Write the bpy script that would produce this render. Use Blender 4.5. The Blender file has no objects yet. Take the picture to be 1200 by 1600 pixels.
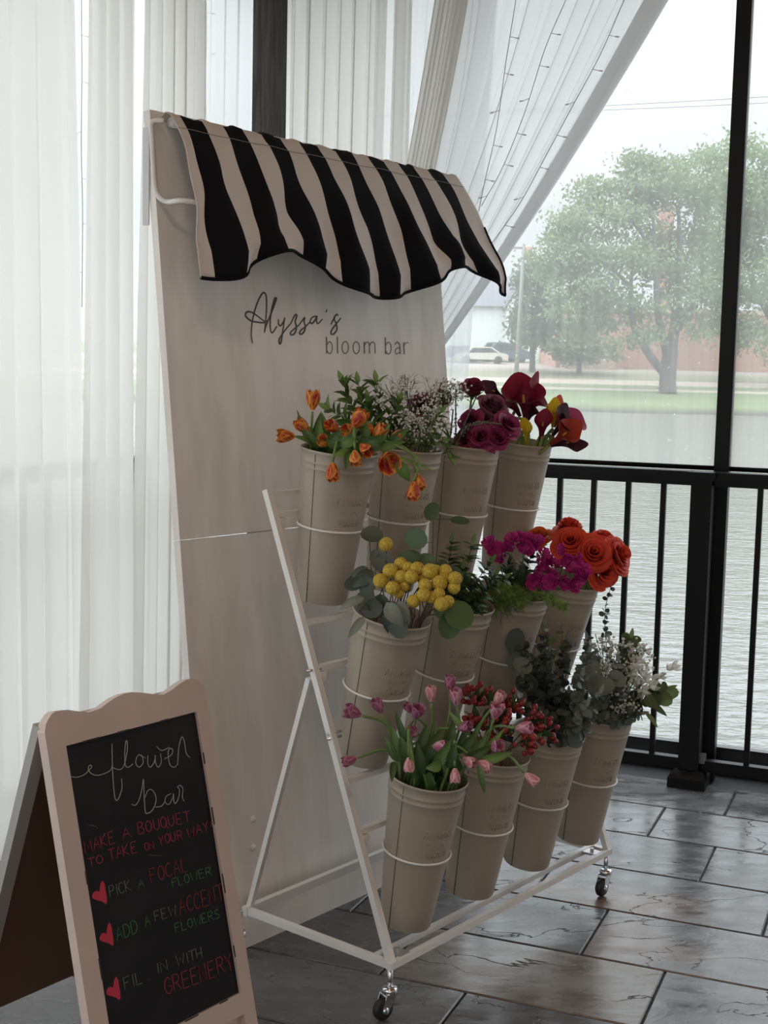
import bpy, bmesh, math, random
import numpy as np
from mathutils import Vector, Matrix
random.seed(7); RNG = np.random.default_rng(7)
SC = bpy.context.scene
COL = SC.collection
# ---------------------------------------------------------------- camera
FPX, PITCH, ROLL, EYE = 2088.2, .10546, .02317, 1.45
_cp, _sp, _cr, _sr = math.cos(PITCH), math.sin(PITCH), math.cos(ROLL), math.sin(ROLL)
FW = np.array([0, _cp, -_sp]); _u0 = np.array([0, _sp, _cp]); _r0 = np.array([1., 0, 0])
RT = _cr*_r0 + _sr*_u0; UP = -_sr*_r0 + _cr*_u0
CAM = np.array([0, 0, EYE])
cam = bpy.data.cameras.new('camera'); camo = bpy.data.objects.new('camera', cam); COL.objects.link(camo)
cam.sensor_fit = 'VERTICAL'; cam.sensor_height = 36; cam.lens = FPX/1600*36
cam.clip_start = .05; cam.clip_end = 2000
M = Matrix.Identity(4)
for i in range(3):
    M[i][0] = RT[i]; M[i][1] = UP[i]; M[i][2] = -FW[i]; M[i][3] = CAM[i]
camo.matrix_world = M
SC.camera = camo
SC.view_settings.view_transform = 'Standard'; SC.view_settings.look = 'None'
SC.view_settings.gamma = 1; SC.view_settings.use_curve_mapping = False
SC.view_settings.exposure = 0.86
SC.cycles.use_denoising = True
SC.cycles.max_bounces = 12; SC.cycles.transparent_max_bounces = 32
SC.cycles.diffuse_bounces = 6; SC.cycles.transmission_bounces = 8
SC.cycles.sample_clamp_indirect = 4
SC.cycles.caustics_reflective = False; SC.cycles.caustics_refractive = False
# ---------------------------------------------------------------- sky (bright overcast)
world = bpy.data.worlds.new('overcast_sky'); SC.world = world; world.use_nodes = True
wn = world.node_tree.nodes; wl = world.node_tree.links
bg = wn['Background']
tc = wn.new('ShaderNodeTexCoord'); mp = wn.new('ShaderNodeMapping'); mp.inputs['Scale'].default_value = (2, 2, 5)
nz = wn.new('ShaderNodeTexNoise'); nz.inputs['Scale'].default_value = 1.6; nz.inputs['Detail'].default_value = 4
cr = wn.new('ShaderNodeValToRGB')
cr.color_ramp.elements[0].position = .35; cr.color_ramp.elements[0].color = (.76, .84, .89, 1)
cr.color_ramp.elements[1].position = .65; cr.color_ramp.elements[1].color = (.92, .965, .985, 1)
wl.new(tc.outputs['Generated'], mp.inputs[0]); wl.new(mp.outputs[0], nz.inputs[0]); wl.new(nz.outputs[0], cr.inputs[0]); 
sx = wn.new('ShaderNodeSeparateXYZ'); zr = wn.new('ShaderNodeMapRange')      # an overcast sky is about three times brighter overhead than at the horizon
zr.inputs[1].default_value = .12; zr.inputs[2].default_value = 1; zr.inputs[3].default_value = 1; zr.inputs[4].default_value = 5.7
vm = wn.new('ShaderNodeVectorMath'); vm.operation = 'SCALE'
wl.new(tc.outputs['Generated'], sx.inputs[0]); wl.new(sx.outputs[2], zr.inputs[0]); wl.new(cr.outputs[0], vm.inputs[0]); wl.new(zr.outputs[0], vm.inputs['Scale']); wl.new(vm.outputs[0], bg.inputs[0])
bg.inputs[1].default_value = .57
# axes of the room: D runs along the railing wall, CC towards it
A_ = -.38558
D = np.array([math.cos(A_), math.sin(A_), 0]); CC = np.array([-math.sin(A_), math.cos(A_), 0]); ZZ = np.array([0, 0, 1.])
RAILC, LEFTD, CEIL = 4.752, -2.404, 3.1
def dcz(d, c, z=0): return D*d + CC*c + ZZ*z
# portals on the openings: they only guide the sky's own light indoors
def portal(name, ctr, nrm, sx, sy):
    l = bpy.data.lights.new(name, 'AREA'); l.shape = 'RECTANGLE'; l.size = sx; l.size_y = sy
    o = bpy.data.objects.new(name, l); COL.objects.link(o)
    o.rotation_euler = Vector(nrm).to_track_quat('-Z', 'Y').to_euler(); o.location = ctr
    l.cycles.is_portal = True
portal('sky_portal_river', dcz(1.4, 5.05, 1.5), -CC, 7.8, 3.2)
portal('sky_portal_curtain', dcz(-2.75, 1.2, 1.5), D, 7.6, 3.2)
portal('sky_portal_terrace', dcz(1.4, -3.6, 1.4), CC, 7.4, 2.6)
# ---------------------------------------------------------------- pixel / frame helpers
def ray(P): return RT*((P[0]-600)/FPX) + UP*((800-P[1])/FPX) + FW
def at(px, py, depth): return CAM + ray((px, py))*depth
def on_plane(P, o, n): d = ray(P); return CAM + d*(((o-CAM)@n)/(d@n))
def depth_of(X): return float((np.asarray(X)-CAM)@FW)
def scr(dx, dy, dz=0):
    v = RT*dx + UP*dy - FW*dz
    return v/np.linalg.norm(v)
def unit(v): v = np.asarray(v, float); return v/max(1e-12, np.linalg.norm(v))
# stand frame (U along the stand, WV towards the board behind it)
_t = math.radians(51); U = np.array([math.cos(_t), math.sin(_t), 0]); WV = np.array([-math.sin(_t), math.cos(_t), 0])
SA = np.array([.0408, 2.8728, 0])
def W(u, w, z): return SA + U*u + WV*w + ZZ*z
# ---------------------------------------------------------------- mesh builder
ORG = {}
class MB:
    def __init__(s): s.v = []; s.f = []; s.c = []; s.m = []
    def add(s, vs, fs, col=None, mi=0):
        b = len(s.v); s.v += [tuple(map(float, v)) for v in vs]
        s.f += [tuple(b+i for i in f) for f in fs]; s.m += [mi]*len(fs)
        if col is None: col = (1, 1, 1)
        if len(col) and np.ndim(col) == 1: s.c += [tuple(col)]*len(vs)
        else: s.c += [tuple(c) for c in col]
        return s
    def box(s, ctr, ax, hx, ay, hy, az, hz, mi=0):
        ctr = np.asarray(ctr, float); ax, ay, az = unit(ax)*hx, unit(ay)*hy, unit(az)*hz
        vs = [ctr+i*ax+j*ay+k*az for i in (-1, 1) for j in (-1, 1) for k in (-1, 1)]
        fs = [(0,1,3,2),(4,6,7,5),(0,4,5,1),(2,3,7,6),(0,2,6,4),(1,5,7,3)]
        if np.dot(np.cross(ax, ay), az) < 0: fs = [f[::-1] for f in fs]
        return s.add(vs, fs, mi=mi)
    def bar(s, a, b, w, h, side, mi=0):
        a, b = np.asarray(a, float), np.asarray(b, float); z = unit(b-a)
        y = np.asarray(side, float); y = unit(y-(y@z)*z); x = np.cross(y, z)
        return s.box((a+b)/2, x, w/2, y, h/2, z, np.linalg.norm(b-a)/2, mi)
    def tube(s, pts, r, n=8, col=None, cap=True, mi=0, flat=None):
        pts = [np.asarray(p, float) for p in pts]; k = len(pts)
        rs = [r]*k if np.isscalar(r) else list(r)
        vs = []; t0 = None; nrm = None
        for i, p in enumerate(pts):
            t = unit(pts[min(i+1, k-1)]-pts[max(i-1, 0)])
            if nrm is None:
                h = np.array([0, 0, 1.]) if abs(t[2]) < .9 else np.array([1., 0, 0])
                if flat is not None: h = flat
                nrm = unit(np.cross(np.cross(t, h), t))
            else:
                nrm = nrm-(nrm@t)*t
                if np.linalg.norm(nrm) < 1e-6: nrm = np.cross(t, [0.3, .5, .7])
                nrm = unit(nrm)
            bn = np.cross(t, nrm)
            for j in range(n):
                a = 2*math.pi*j/n
                vs.append(p+rs[i]*(math.cos(a)*nrm+math.sin(a)*bn))
        fs = [(i*n+j, i*n+(j+1) % n, (i+1)*n+(j+1) % n, (i+1)*n+j) for i in range(k-1) for j in range(n)]
        if cap: fs += [tuple(range(n-1, -1, -1)), tuple(range((k-1)*n, k*n))]
        return s.add(vs, fs, col, mi)
    def lathe(s, prof, o, ax, n=32, ref=None, mi=0, col=None, closed=False):
        o = np.asarray(o, float); ax = unit(ax)
        ref = np.array([1., 0, 0]) if ref is None and abs(ax[0]) < .9 else (np.array([0, 1., 0]) if ref is None else ref)
        x = unit(ref-(np.dot(ref, ax))*ax); y = np.cross(ax, x)
        vs = []
        for (r, h) in prof:
            for j in range(n):
                a = 2*math.pi*j/n; vs.append(o+ax*h+max(r, 1e-5)*(math.cos(a)*x+math.sin(a)*y))
        k = len(prof)
        fs = [(i*n+j, i*n+(j+1) % n, (i+1)*n+(j+1) % n, (i+1)*n+j) for i in range(k-1) for j in range(n)]
        if closed: fs += [((k-1)*n+j, (k-1)*n+(j+1) % n, (j+1) % n, j) for j in range(n)]
        return s.add(vs, fs, col, mi)
    def grid(s, P, col=None, mi=None, wrap=False):
        # P: array (a,b,3)
        a, b = P.shape[:2]; fs = []; ms = []
        for i in range(a-1):
            for j in range(b if wrap else b-1):
                j2 = (j+1) % b
                fs.append((i*b+j, i*b+j2, (i+1)*b+j2, (i+1)*b+j)); ms.append(mi(i, j) if mi else 0)
        s.add(P.reshape(-1, 3), fs, None if col is None else np.asarray(col).reshape(-1, 3))
        s.m[-len(fs):] = ms
        return s
    def ball(s, c, r, ico=1, sc=None, col=None, mi=0):
        vs, fs = ICO[ico]; vs = vs*r
        if sc is not None:
            ax, k = sc; ax = unit(ax); vs = vs+np.outer(vs@ax, ax)*(k-1)
        return s.add(vs+np.asarray(c, float), fs, col, mi)
    def prism(s, poly, nvec, t, mi=0):
        # flat outline (list of world points) given thickness t along -nvec
        k = len(poly); n = unit(nvec); poly = [np.asarray(p, float) for p in poly]
        vs = poly+[p-n*t for p in poly]
        fs = [tuple(range(k)), tuple(range(2*k-1, k-1, -1))]+[(i, k+i, k+(i+1) % k, (i+1) % k) for i in range(k)]
        return s.add(vs, fs, mi=mi)
    def build(s, name, mats, parent=None, smooth=True, org=None, auto=None):
        me = bpy.data.meshes.new(name)
        if org is None: org = ORG.get(parent.name if parent else None, np.zeros(3))
        if parent is None and len(s.v) and not np.any(org): pass
        v = np.asarray(s.v, float).reshape(-1, 3)-org
        me.from_pydata(v.tolist(), [], s.f)
        for m_ in (mats if isinstance(mats, (list, tuple)) else [mats]): me.materials.append(m_)
        me.polygons.foreach_set('material_index', s.m)
        me.polygons.foreach_set('use_smooth', [smooth]*len(s.f))
        ca = me.color_attributes.new('Col', 'FLOAT_COLOR', 'POINT')
        ca.data.foreach_set('color', np.hstack([np.asarray(s.c, float).reshape(-1, 3), np.ones((len(s.v), 1))]).astype('f').ravel())
        me.update()
        if auto is not None:
            me.set_sharp_from_angle(angle=math.radians(auto))
        o = bpy.data.objects.new(name, me); COL.objects.link(o)
        if parent is None: o.location = org
        else: o.parent = parent
        ORG[o.name] = org
        return o
ICO = {}
for k in (1, 2, 3):
    bm = bmesh.new(); bmesh.ops.create_icosphere(bm, subdivisions=k, radius=1)
    ICO[k] = (np.array([v.co[:] for v in bm.verts]), [tuple(v.index for v in f.verts) for f in bm.faces]); bm.free()
def thing(name, label, cat, loc, group=None):
    o = bpy.data.objects.new(name, None); o.empty_display_size = .05
    COL.objects.link(o); o.location = tuple(map(float, loc)); ORG[o.name] = np.asarray(loc, float)
    return tag(o, label, cat, group)
def tag(o, label=None, cat=None, group=None, kind=None):
    if label: o['label'] = label
    if cat: o['category'] = cat
    if group: o['group'] = group
    if kind: o['kind'] = kind
    return o
def struct(o, label=None): o['kind'] = 'structure'; return tag(o, label)
def copy_tree(o, parent=None):
    c = o.copy(); COL.objects.link(c); ORG[c.name] = ORG.get(o.name, np.zeros(3))
    if parent: c.parent = parent
    for ch in list(o.children): copy_tree(ch, c)
    return c
def smooth_path(pts, n=6):
    p = [np.asarray(q, float) for q in pts]; p = [2*p[0]-p[1]]+p+[2*p[-1]-p[-2]]; out = []
    for i in range(1, len(p)-2):
        for t in np.linspace(0, 1, n, endpoint=False):
            a, b, c, d = p[i-1], p[i], p[i+1], p[i+2]
            out.append(.5*((2*b)+(c-a)*t+(2*a-5*b+4*c-d)*t*t+(3*b-a-3*c+d)*t**3))
    out.append(p[-2]); return out
# ---------------------------------------------------------------- materials
MAT = {}
def mat(name, col=(.8, .8, .8), rough=.6, metal=0, spec=.5, vcol=False, noise=None, bump=None, trans=0, stretch=(1, 1, 1), vary=0):
    if name in MAT: return MAT[name]
    m = bpy.data.materials.new(name); m.use_nodes = True; nt = m.node_tree; N, L = nt.nodes, nt.links
    b = N['Principled BSDF']; b.inputs['Roughness'].default_value = rough; b.inputs['Metallic'].default_value = metal
    b.inputs['Specular IOR Level'].default_value = spec
    b.inputs['Base Color'].default_value = (*col, 1); src = None
    if vcol:
        a = N.new('ShaderNodeAttribute'); a.attribute_name = 'Col'; src = a.outputs['Color']
    t = N.new('ShaderNodeTexCoord'); mp = N.new('ShaderNodeMapping'); mp.inputs['Scale'].default_value = stretch
    L.new(t.outputs['Object'], mp.inputs[0])
    if noise:                                   # (scale, second colour, low, high)
        n = N.new('ShaderNodeTexNoise'); n.inputs['Scale'].default_value = noise[0]; n.inputs['Detail'].default_value = 6
        L.new(mp.outputs[0], n.inputs[0])
        r = N.new('ShaderNodeMapRange'); r.inputs[1].default_value = noise[2]; r.inputs[2].default_value = noise[3]
        L.new(n.outputs[0], r.inputs[0])
        x = N.new('ShaderNodeMix'); x.data_type = 'RGBA'
        L.new(r.outputs[0], x.inputs[0])
        if src: L.new(src, x.inputs[6])
        else: x.inputs[6].default_value = (*col, 1)
        x.inputs[7].default_value = (*noise[1], 1); src = x.outputs[2]
    if vcol and not noise or src is not None: L.new(src, b.inputs['Base Color'])
    if bump:                                    # (scale, strength, distance)
        n = N.new('ShaderNodeTexNoise'); n.inputs['Scale'].default_value = bump[0]; n.inputs['Detail'].default_value = 5
        L.new(mp.outputs[0], n.inputs[0])
        u = N.new('ShaderNodeBump'); u.inputs['Strength'].default_value = bump[1]; u.inputs['Distance'].default_value = bump[2]
        L.new(n.outputs[0], u.inputs['Height']); L.new(u.outputs[0], b.inputs['Normal'])
    if trans:
        tr = N.new('ShaderNodeBsdfTranslucent'); ms = N.new('ShaderNodeMixShader'); ms.inputs[0].default_value = trans
        if src is not None: L.new(src, tr.inputs[0])
        else: tr.inputs[0].default_value = (*col, 1)
        L.new(b.outputs[0], ms.inputs[1]); L.new(tr.outputs[0], ms.inputs[2])
        L.new(ms.outputs[0], N['Material Output'].inputs[0])
    MAT[name] = m; return m
def sheer(name, col, clear, through, weave=0):
    """thin woven cloth: part of the light passes straight through the holes, part is scattered through, part reflected"""
    m = bpy.data.materials.new(name); m.use_nodes = True; N, L = m.node_tree.nodes, m.node_tree.links
    N.remove(N['Principled BSDF'])
    df = N.new('ShaderNodeBsdfDiffuse'); tl = N.new('ShaderNodeBsdfTranslucent'); tp = N.new('ShaderNodeBsdfTransparent')
    df.inputs[0].default_value = tl.inputs[0].default_value = (*col, 1)
    a = N.new('ShaderNodeMixShader'); a.inputs[0].default_value = through
    b = N.new('ShaderNodeMixShader'); b.inputs[0].default_value = clear
    L.new(df.outputs[0], a.inputs[1]); L.new(tl.outputs[0], a.inputs[2])
    L.new(a.outputs[0], b.inputs[1]); L.new(tp.outputs[0], b.inputs[2]); L.new(b.outputs[0], N['Material Output'].inputs[0])
    MAT[name] = m; return m
CURT = sheer('white_voile', (.91, .90, .875), .09, .53)
CURT2 = sheer('thin_voile', (.90, .91, .92), .28, .52)
VINYL = sheer('clear_vinyl', (.95, .96, .96), .80, .55)
def _vinyl():
    N, L = VINYL.node_tree.nodes, VINYL.node_tree.links
    t = N.new('ShaderNodeTexCoord'); mp = N.new('ShaderNodeMapping'); mp.inputs['Scale'].default_value = (14, 14, .7)
    n = N.new('ShaderNodeTexNoise'); n.inputs['Scale'].default_value = 3; n.inputs['Detail'].default_value = 5
    r = N.new('ShaderNodeMapRange'); r.inputs[1].default_value = .3; r.inputs[2].default_value = .7; r.inputs[3].default_value = .71; r.inputs[4].default_value = .64
    n2 = N.new('ShaderNodeTexNoise'); n2.inputs['Scale'].default_value = 55; n2.inputs['Detail'].default_value = 1
    r2 = N.new('ShaderNodeMapRange'); r2.inputs[1].default_value = .74; r2.inputs[2].default_value = .8; r2.inputs[3].default_value = 0; r2.inputs[4].default_value = .45
    s = N.new('ShaderNodeMath'); s.operation = 'SUBTRACT'; s.use_clamp = True
    L.new(t.outputs['Object'], mp.inputs[0]); L.new(mp.outputs[0], n.inputs[0]); L.new(n.outputs[0], r.inputs[0])
    L.new(t.outputs['Object'], n2.inputs[0]); L.new(n2.outputs[0], r2.inputs[0])
    L.new(r.outputs[0], s.inputs[0]); L.new(r2.outputs[0], s.inputs[1])
    b = [x for x in N if x.type == 'MIX_SHADER' and x.inputs[1].is_linked and x.inputs[2].links[0].from_node.type == 'BSDF_TRANSPARENT'][0]
    L.new(s.outputs[0], b.inputs[0])
_vinyl()
BLACKM = mat('black_paint', (.004, .004, .0045), .45, spec=.22)
WHITEM = mat('white_powder_coat', (.80, .79, .77), .45)
CHROME = mat('chrome', (.75, .76, .78), .15, 1)
RUBBER = mat('black_rubber', (.015, .015, .016), .45)
# ================================================================ SETTING
# ---- slate floor
def slate_mat():
    m = mat('slate', vcol=True, rough=.3, spec=.75); N, L = m.node_tree.nodes, m.node_tree.links
    b = N['Principled BSDF']; t = N.new('ShaderNodeTexCoord')
    mp = N.new('ShaderNodeMapping'); mp.inputs['Rotation'].default_value = (0, 0, -A_); mp.inputs['Scale'].default_value = (1, 2.2, 1)
    L.new(t.outputs['Object'], mp.inputs[0])
    at_ = [n for n in N if n.type == 'ATTRIBUTE'][0]
    off = N.new('ShaderNodeVectorMath'); off.operation = 'MULTIPLY_ADD'; off.inputs[1].default_value = (200, 170, 230)
    L.new(at_.outputs['Color'], off.inputs[0]); L.new(mp.outputs[0], off.inputs[2])
    n1 = N.new('ShaderNodeTexNoise'); n1.inputs['Scale'].default_value = 2.6; n1.inputs['Detail'].default_value = 5; n1.inputs['Distortion'].default_value = .5
    L.new(off.outputs[0], n1.inputs[0])
    # cleft lines: where the noise crosses its middle
    s = N.new('ShaderNodeMath'); s.operation = 'SUBTRACT'; s.inputs[1].default_value = .5
    ab = N.new('ShaderNodeMath'); ab.operation = 'ABSOLUTE'
    r = N.new('ShaderNodeMapRange'); r.inputs[1].default_value = 0; r.inputs[2].default_value = .0045; r.inputs[3].default_value = 1; r.inputs[4].default_value = 0
    n3 = N.new('ShaderNodeTexNoise'); n3.inputs['Scale'].default_value = 1.7; L.new(off.outputs[0], n3.inputs[0])
    r3 = N.new('ShaderNodeMapRange'); r3.inputs[1].default_value = .48; r3.inputs[2].default_value = .55; L.new(n3.outputs[0], r3.inputs[0])
    mu = N.new('ShaderNodeMath'); mu.operation = 'MULTIPLY'
    L.new(n1.outputs[0], s.inputs[0]); L.new(s.outputs[0], ab.inputs[0]); L.new(ab.outputs[0], r.inputs[0]); L.new(r.outputs[0], mu.inputs[0]); L.new(r3.outputs[0], mu.inputs[1])
    n2 = N.new('ShaderNodeTexNoise'); n2.inputs['Scale'].default_value = 9; n2.inputs['Detail'].default_value = 8; L.new(off.outputs[0], n2.inputs[0])
    g = N.new('ShaderNodeMix'); g.data_type = 'RGBA'; g.blend_type = 'MULTIPLY'; g.inputs[0].default_value = .55
    L.new(at_.outputs['Color'], g.inputs[6]); L.new(n2.outputs[0], g.inputs[7])
    # rusty veins here and there
    n4 = N.new('ShaderNodeTexNoise'); n4.inputs['Scale'].default_value = .9; L.new(off.outputs[0], n4.inputs[0])
    r4 = N.new('ShaderNodeMapRange'); r4.inputs[1].default_value = .66; r4.inputs[2].default_value = .74; r4.inputs[4].default_value = .8; L.new(n4.outputs[0], r4.inputs[0])
    g2 = N.new('ShaderNodeMix'); g2.data_type = 'RGBA'; g2.inputs[7].default_value = (.16, .10, .07, 1); L.new(r4.outputs[0], g2.inputs[0]); L.new(g.outputs[2], g2.inputs[6])
    g3 = N.new('ShaderNodeMix'); g3.data_type = 'RGBA'; g3.inputs[7].default_value = (.012, .012, .013, 1); L.new(mu.outputs[0], g3.inputs[0]); L.new(g2.outputs[2], g3.inputs[6])
    L.new(g3.outputs[2], b.inputs['Base Color'])
    rr = N.new('ShaderNodeMapRange'); rr.inputs[1].default_value = .3; rr.inputs[2].default_value = .7; rr.inputs[3].default_value = .16; rr.inputs[4].default_value = .36
    L.new(n2.outputs[0], rr.inputs[0]); L.new(rr.outputs[0], b.inputs['Roughness'])
    h = N.new('ShaderNodeMath'); h.operation = 'MULTIPLY_ADD'; h.inputs[1].default_value = -.9; L.new(mu.outputs[0], h.inputs[0])
    h2 = N.new('ShaderNodeMath'); h2.operation = 'MULTIPLY_ADD'; h2.inputs[1].default_value = .5; L.new(n2.outputs[0], h2.inputs[0])
    h3 = N.new('ShaderNodeMath'); h3.operation = 'MULTIPLY'; h3.inputs[1].default_value = 2.2; L.new(n1.outputs[0], h3.inputs[0])
    L.new(h3.outputs[0], h2.inputs[2]); L.new(h2.outputs[0], h.inputs[2])
    bu = N.new('ShaderNodeBump'); bu.inputs['Strength'].default_value = .5; bu.inputs['Distance'].default_value = .006
    L.new(h.outputs[0], bu.inputs['Height']); L.new(bu.outputs[0], b.inputs['Normal'])
    return m
SLATE = slate_mat(); GROUT = mat('dark_grout', (.012, .012, .013), .8)
mb = MB()
mb.box(dcz(1.3, .65, -.15), D, 4.0, CC, 4.32, ZZ, .144, mi=1)
special = {14: -.751, 13: -.538, 12: -.325, 11: -.733, 10: -.52, 9: -.93, 15: -.555}
for row in range(-12, 16):
    c0 = 3.187+.3145*(row-11); c1 = c0+.3145
    if c0 > 4.9: continue
    d0 = special.get(row, random.uniform(-.6, 0)); k0 = int((-2.7-d0)/.63)-1
    x = d0+k0*.63
    while x < 5.2:
        lo, hi = max(x, -2.68), min(x+.63, 5.2); x += .63
        if hi-lo < .03: continue
        g = random.uniform(.10, .17); col = np.array([g, g*1.0, g*1.06])
        if row == 10 and abs(hi+.52) < .02: col = np.array([.22, .18, .15])
        elif random.random() < .12: col = np.array([g*1.2, g*1.1, g])
        j = .0028; e = .003
        q = [(lo+j, c0+j), (hi-j, c0+j), (hi-j, min(c1, 4.95)-j), (lo+j, min(c1, 4.95)-j)]
        ctr = np.mean(q, axis=0)
        vs = [dcz(a, b, -.012) for a, b in q]+[dcz(a, b, -e) for a, b in q]+[dcz(a+e*np.sign(ctr[0]-a), b+e*np.sign(ctr[1]-b), 0) for a, b in q]
        fs = [(8, 9, 10, 11)]
        for k in range(2):
            for i in range(4): fs.append((k*4+i, k*4+(i+1) % 4, k*4+4+(i+1) % 4, k*4+4+i))
        mb.add(vs, fs, col)
struct(mb.build('floor', [SLATE, GROUT], smooth=False))
# ---- ceiling, back and side walls (behind the camera)
CEILM = mat('timber_ceiling', (.40, .26, .16), .8); WALLM = mat('plaster_wall', (.62, .47, .36), .85)
mb = MB(); mb.box(dcz(1.3, .65, CEIL+.05), D, 4.1, CC, 4.5, ZZ, .05); struct(mb.build('ceiling', CEILM, smooth=False))
mb = MB(); mb.box(dcz(5.25, .65, 1.55), D, .05, CC, 4.4, ZZ, 1.55); struct(mb.build('wall_right', WALLM, smooth=False))
mb = MB()
mb.box(dcz(1.4, -3.7, 2.85), D, 3.9, CC, .06, ZZ, .25)
for d_ in (-2.3, .0, 2.6, 5.0): mb.box(dcz(d_, -3.7, 1.3), D, .18, CC, .06, ZZ, 1.3)
struct(mb.build('wall_back', WALLM, smooth=False))
# ---- unseen lamps added out of view as warm fill light for the room
FILLG = bpy.data.materials.new('fill_lamp_glow'); FILLG.use_nodes = True
_e = FILLG.node_tree.nodes['Principled BSDF']; _e.inputs['Emission Color'].default_value = (1, .66, .40, 1); _e.inputs['Emission Strength'].default_value = 1
for i, (d_, c_) in enumerate(((-.6, 1.2), (1.4, -.6), (3.2, 1.2))):
    q = dcz(d_, c_, 3.03); mb = MB(); mb.lathe([(0, 0), (.16, 0), (.18, .02), (.18, .065), (0, .065)], q, ZZ, 24)
    tag(mb.build('fill_lamp', FILLG), 'added round warm fill lamp on the timber ceiling, out of view', 'ceiling lamp', 'added fill lamps')
    l = bpy.data.lights.new('fill_light', 'AREA'); l.shape = 'DISK'; l.size = .36; l.energy = 4; l.color = (1, .70, .48)
    o = bpy.data.objects.new('fill_light', l); COL.objects.link(o); o.location = tuple(q-ZZ*.01)
# ---- frames and headers of the two window walls
mb = MB(); mb.box(dcz(1.35, RAILC+.06, 3.03), D, 3.85, CC, .05, ZZ, .08); struct(mb.build('trim_1', BLACKM, smooth=False))
mb = MB(); mb.box(dcz(LEFTD-.26, .6, 3.03), D, .05, CC, 4.3, ZZ, .08); struct(mb.build('trim_2', BLACKM, smooth=False))
mb = MB(); mb.box(dcz(1.35, RAILC+.19, .0), D, 3.75, CC, .02, ZZ, .10); struct(mb.build('trim_3', mat('wet_black_board', (.02, .02, .022), .25), smooth=False))
WOOD = mat('dark_stained_wood', (.035, .030, .028), .75, noise=(9, (.085, .080, .080), .35, .7), bump=(14, .8, .01), stretch=(6, 6, .6))
mb = MB(); mb.box(dcz(-2.355, 4.57, 1.55), D, .035, CC, .07, ZZ, 1.55)
o = mb.build('corner_post', WOOD, smooth=False); struct(o); tag(o, 'rough dark wooden post between the white drapes above the striped awning', 'post')
# ---- clear vinyl panes above the railing
for i, (a, b) in enumerate(((-2.36, -.70), (-.65, 1.75), (1.80, 5.1))):
    mb = MB(); mb.grid(np.array([[dcz(a+(b-a)*s, RAILC+.085+.004*math.sin(s*9), 1.135+(1.835)*t) for s in np.linspace(0, 1, 13)] for t in (0, .5, 1)]))
    mb.box(dcz((a+b)/2, RAILC+.085, 1.132), D, (b-a)/2, CC, .012, ZZ, .008, mi=1)
    struct(mb.build(f'window_{i+1}', [VINYL, BLACKM]))
for i, (a, b) in enumerate(((-3.4, -1.0), (-.95, 1.45), (1.5, 4.5))):
    mb = MB(); mb.grid(np.array([[dcz(LEFTD-.26, a+(b-a)*s, 1.15+1.82*t) for s in (0, 1)] for t in (0, 1)]))
    struct(mb.build(f'window_{i+4}', [VINYL]))
# ---- steel uprights
def upright(d, c, w, label):
    mb = MB(); mb.box(dcz(d, c, 1.55), D, w/2, CC, w/2, ZZ, 1.55)
    return tag(mb.build('steel_post', BLACKM, smooth=False), label, 'post')
upright(-.672, 4.835, .052, 'tall slim black steel post rising from the railing to the ceiling by the river window')
upright(1.775, 4.835, .052, 'tall slim black steel post far along the river railing')
# ---- railings
def railing(P0, ax, n0, n1, step, out, label, first=0.0):
    """P0: floor point of the run start, ax: direction along it"""
    L_ = n1; root = thing('railing', label, 'railing', P0)
    mb = MB(); mb.box(P0+ax*L_/2+ZZ*1.108, ax, L_/2, out, .030, ZZ, .016); mb.box(P0+ax*L_/2+ZZ*1.084, ax, L_/2, out, .016, ZZ, .010)
    mb.build('top_rail', BLACKM, root, smooth=False)
    mb = MB(); mb.box(P0+ax*L_/2+ZZ*.075, ax, L_/2, out, .018, ZZ, .020); mb.build('bottom_rail', BLACKM, root, smooth=False)
    mb = MB(); mb.box(P0+ZZ*.585, ax, .0095, out, .0095, ZZ, .505); b0 = mb.build('baluster', BLACKM, root, smooth=False)
    n = 0; x = first
    while x < L_-.02:
        b = b0 if n == 0 else b0.copy()
        if n: COL.objects.link(b); b.parent = root; ORG[b.name] = ORG[root.name]
        b.location = tuple(ax*x); x += step; n += 1
    return root
railing(dcz(-2.36, RAILC), D, 0, 1.60, .1255, CC, 'black metal railing between the drapes and the thick railing post', .1+.02)
railing(dcz(-.682, RAILC), D, 0, 2.40, .1255, CC, 'black metal railing past the thick railing post at the edge of the view', .03+.1255)
railing(dcz(LEFTD-.22, -1.0), CC, 0, 5.5, .1255, D, 'railing faintly showing behind the white drapes beside the chalkboard', .05)
r = thing('railing_post', 'thick black railing post with a square base skirt on the slate floor', 'post', dcz(-.722, RAILC-.01))
mb = MB(); mb.box(dcz(-.722, RAILC-.01, .55), D, .036, CC, .036, ZZ, .55); mb.build('post_shaft', BLACKM, r, smooth=False)
mb = MB()
p = []
for (h, z) in ((.066, 0), (.066, .035), (.058, .05), (.045, .062)): p.append([dcz(-.722+a*h, RAILC-.01+b*h, z) for a, b in ((-1, -1), (1, -1), (1, 1), (-1, 1))])
mb.grid(np.array(p), wrap=True); mb.f.append((12, 13, 14, 15)); mb.m.append(0); mb.build('base_skirt', BLACKM, r, smooth=False)
mb = MB(); mb.box(dcz(-.722, RAILC-.01, 1.11), D, .046, CC, .046, ZZ, .014); mb.build('post_cap', BLACKM, r, smooth=False)
mb = MB(); mb.box(dcz(-.68, RAILC-.005, .10), D, .012, CC, .022, ZZ, .014); mb.build('rail_bracket', mat('worn_bracket', (.2, .2, .2), .4, .8), r, smooth=False)
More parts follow.
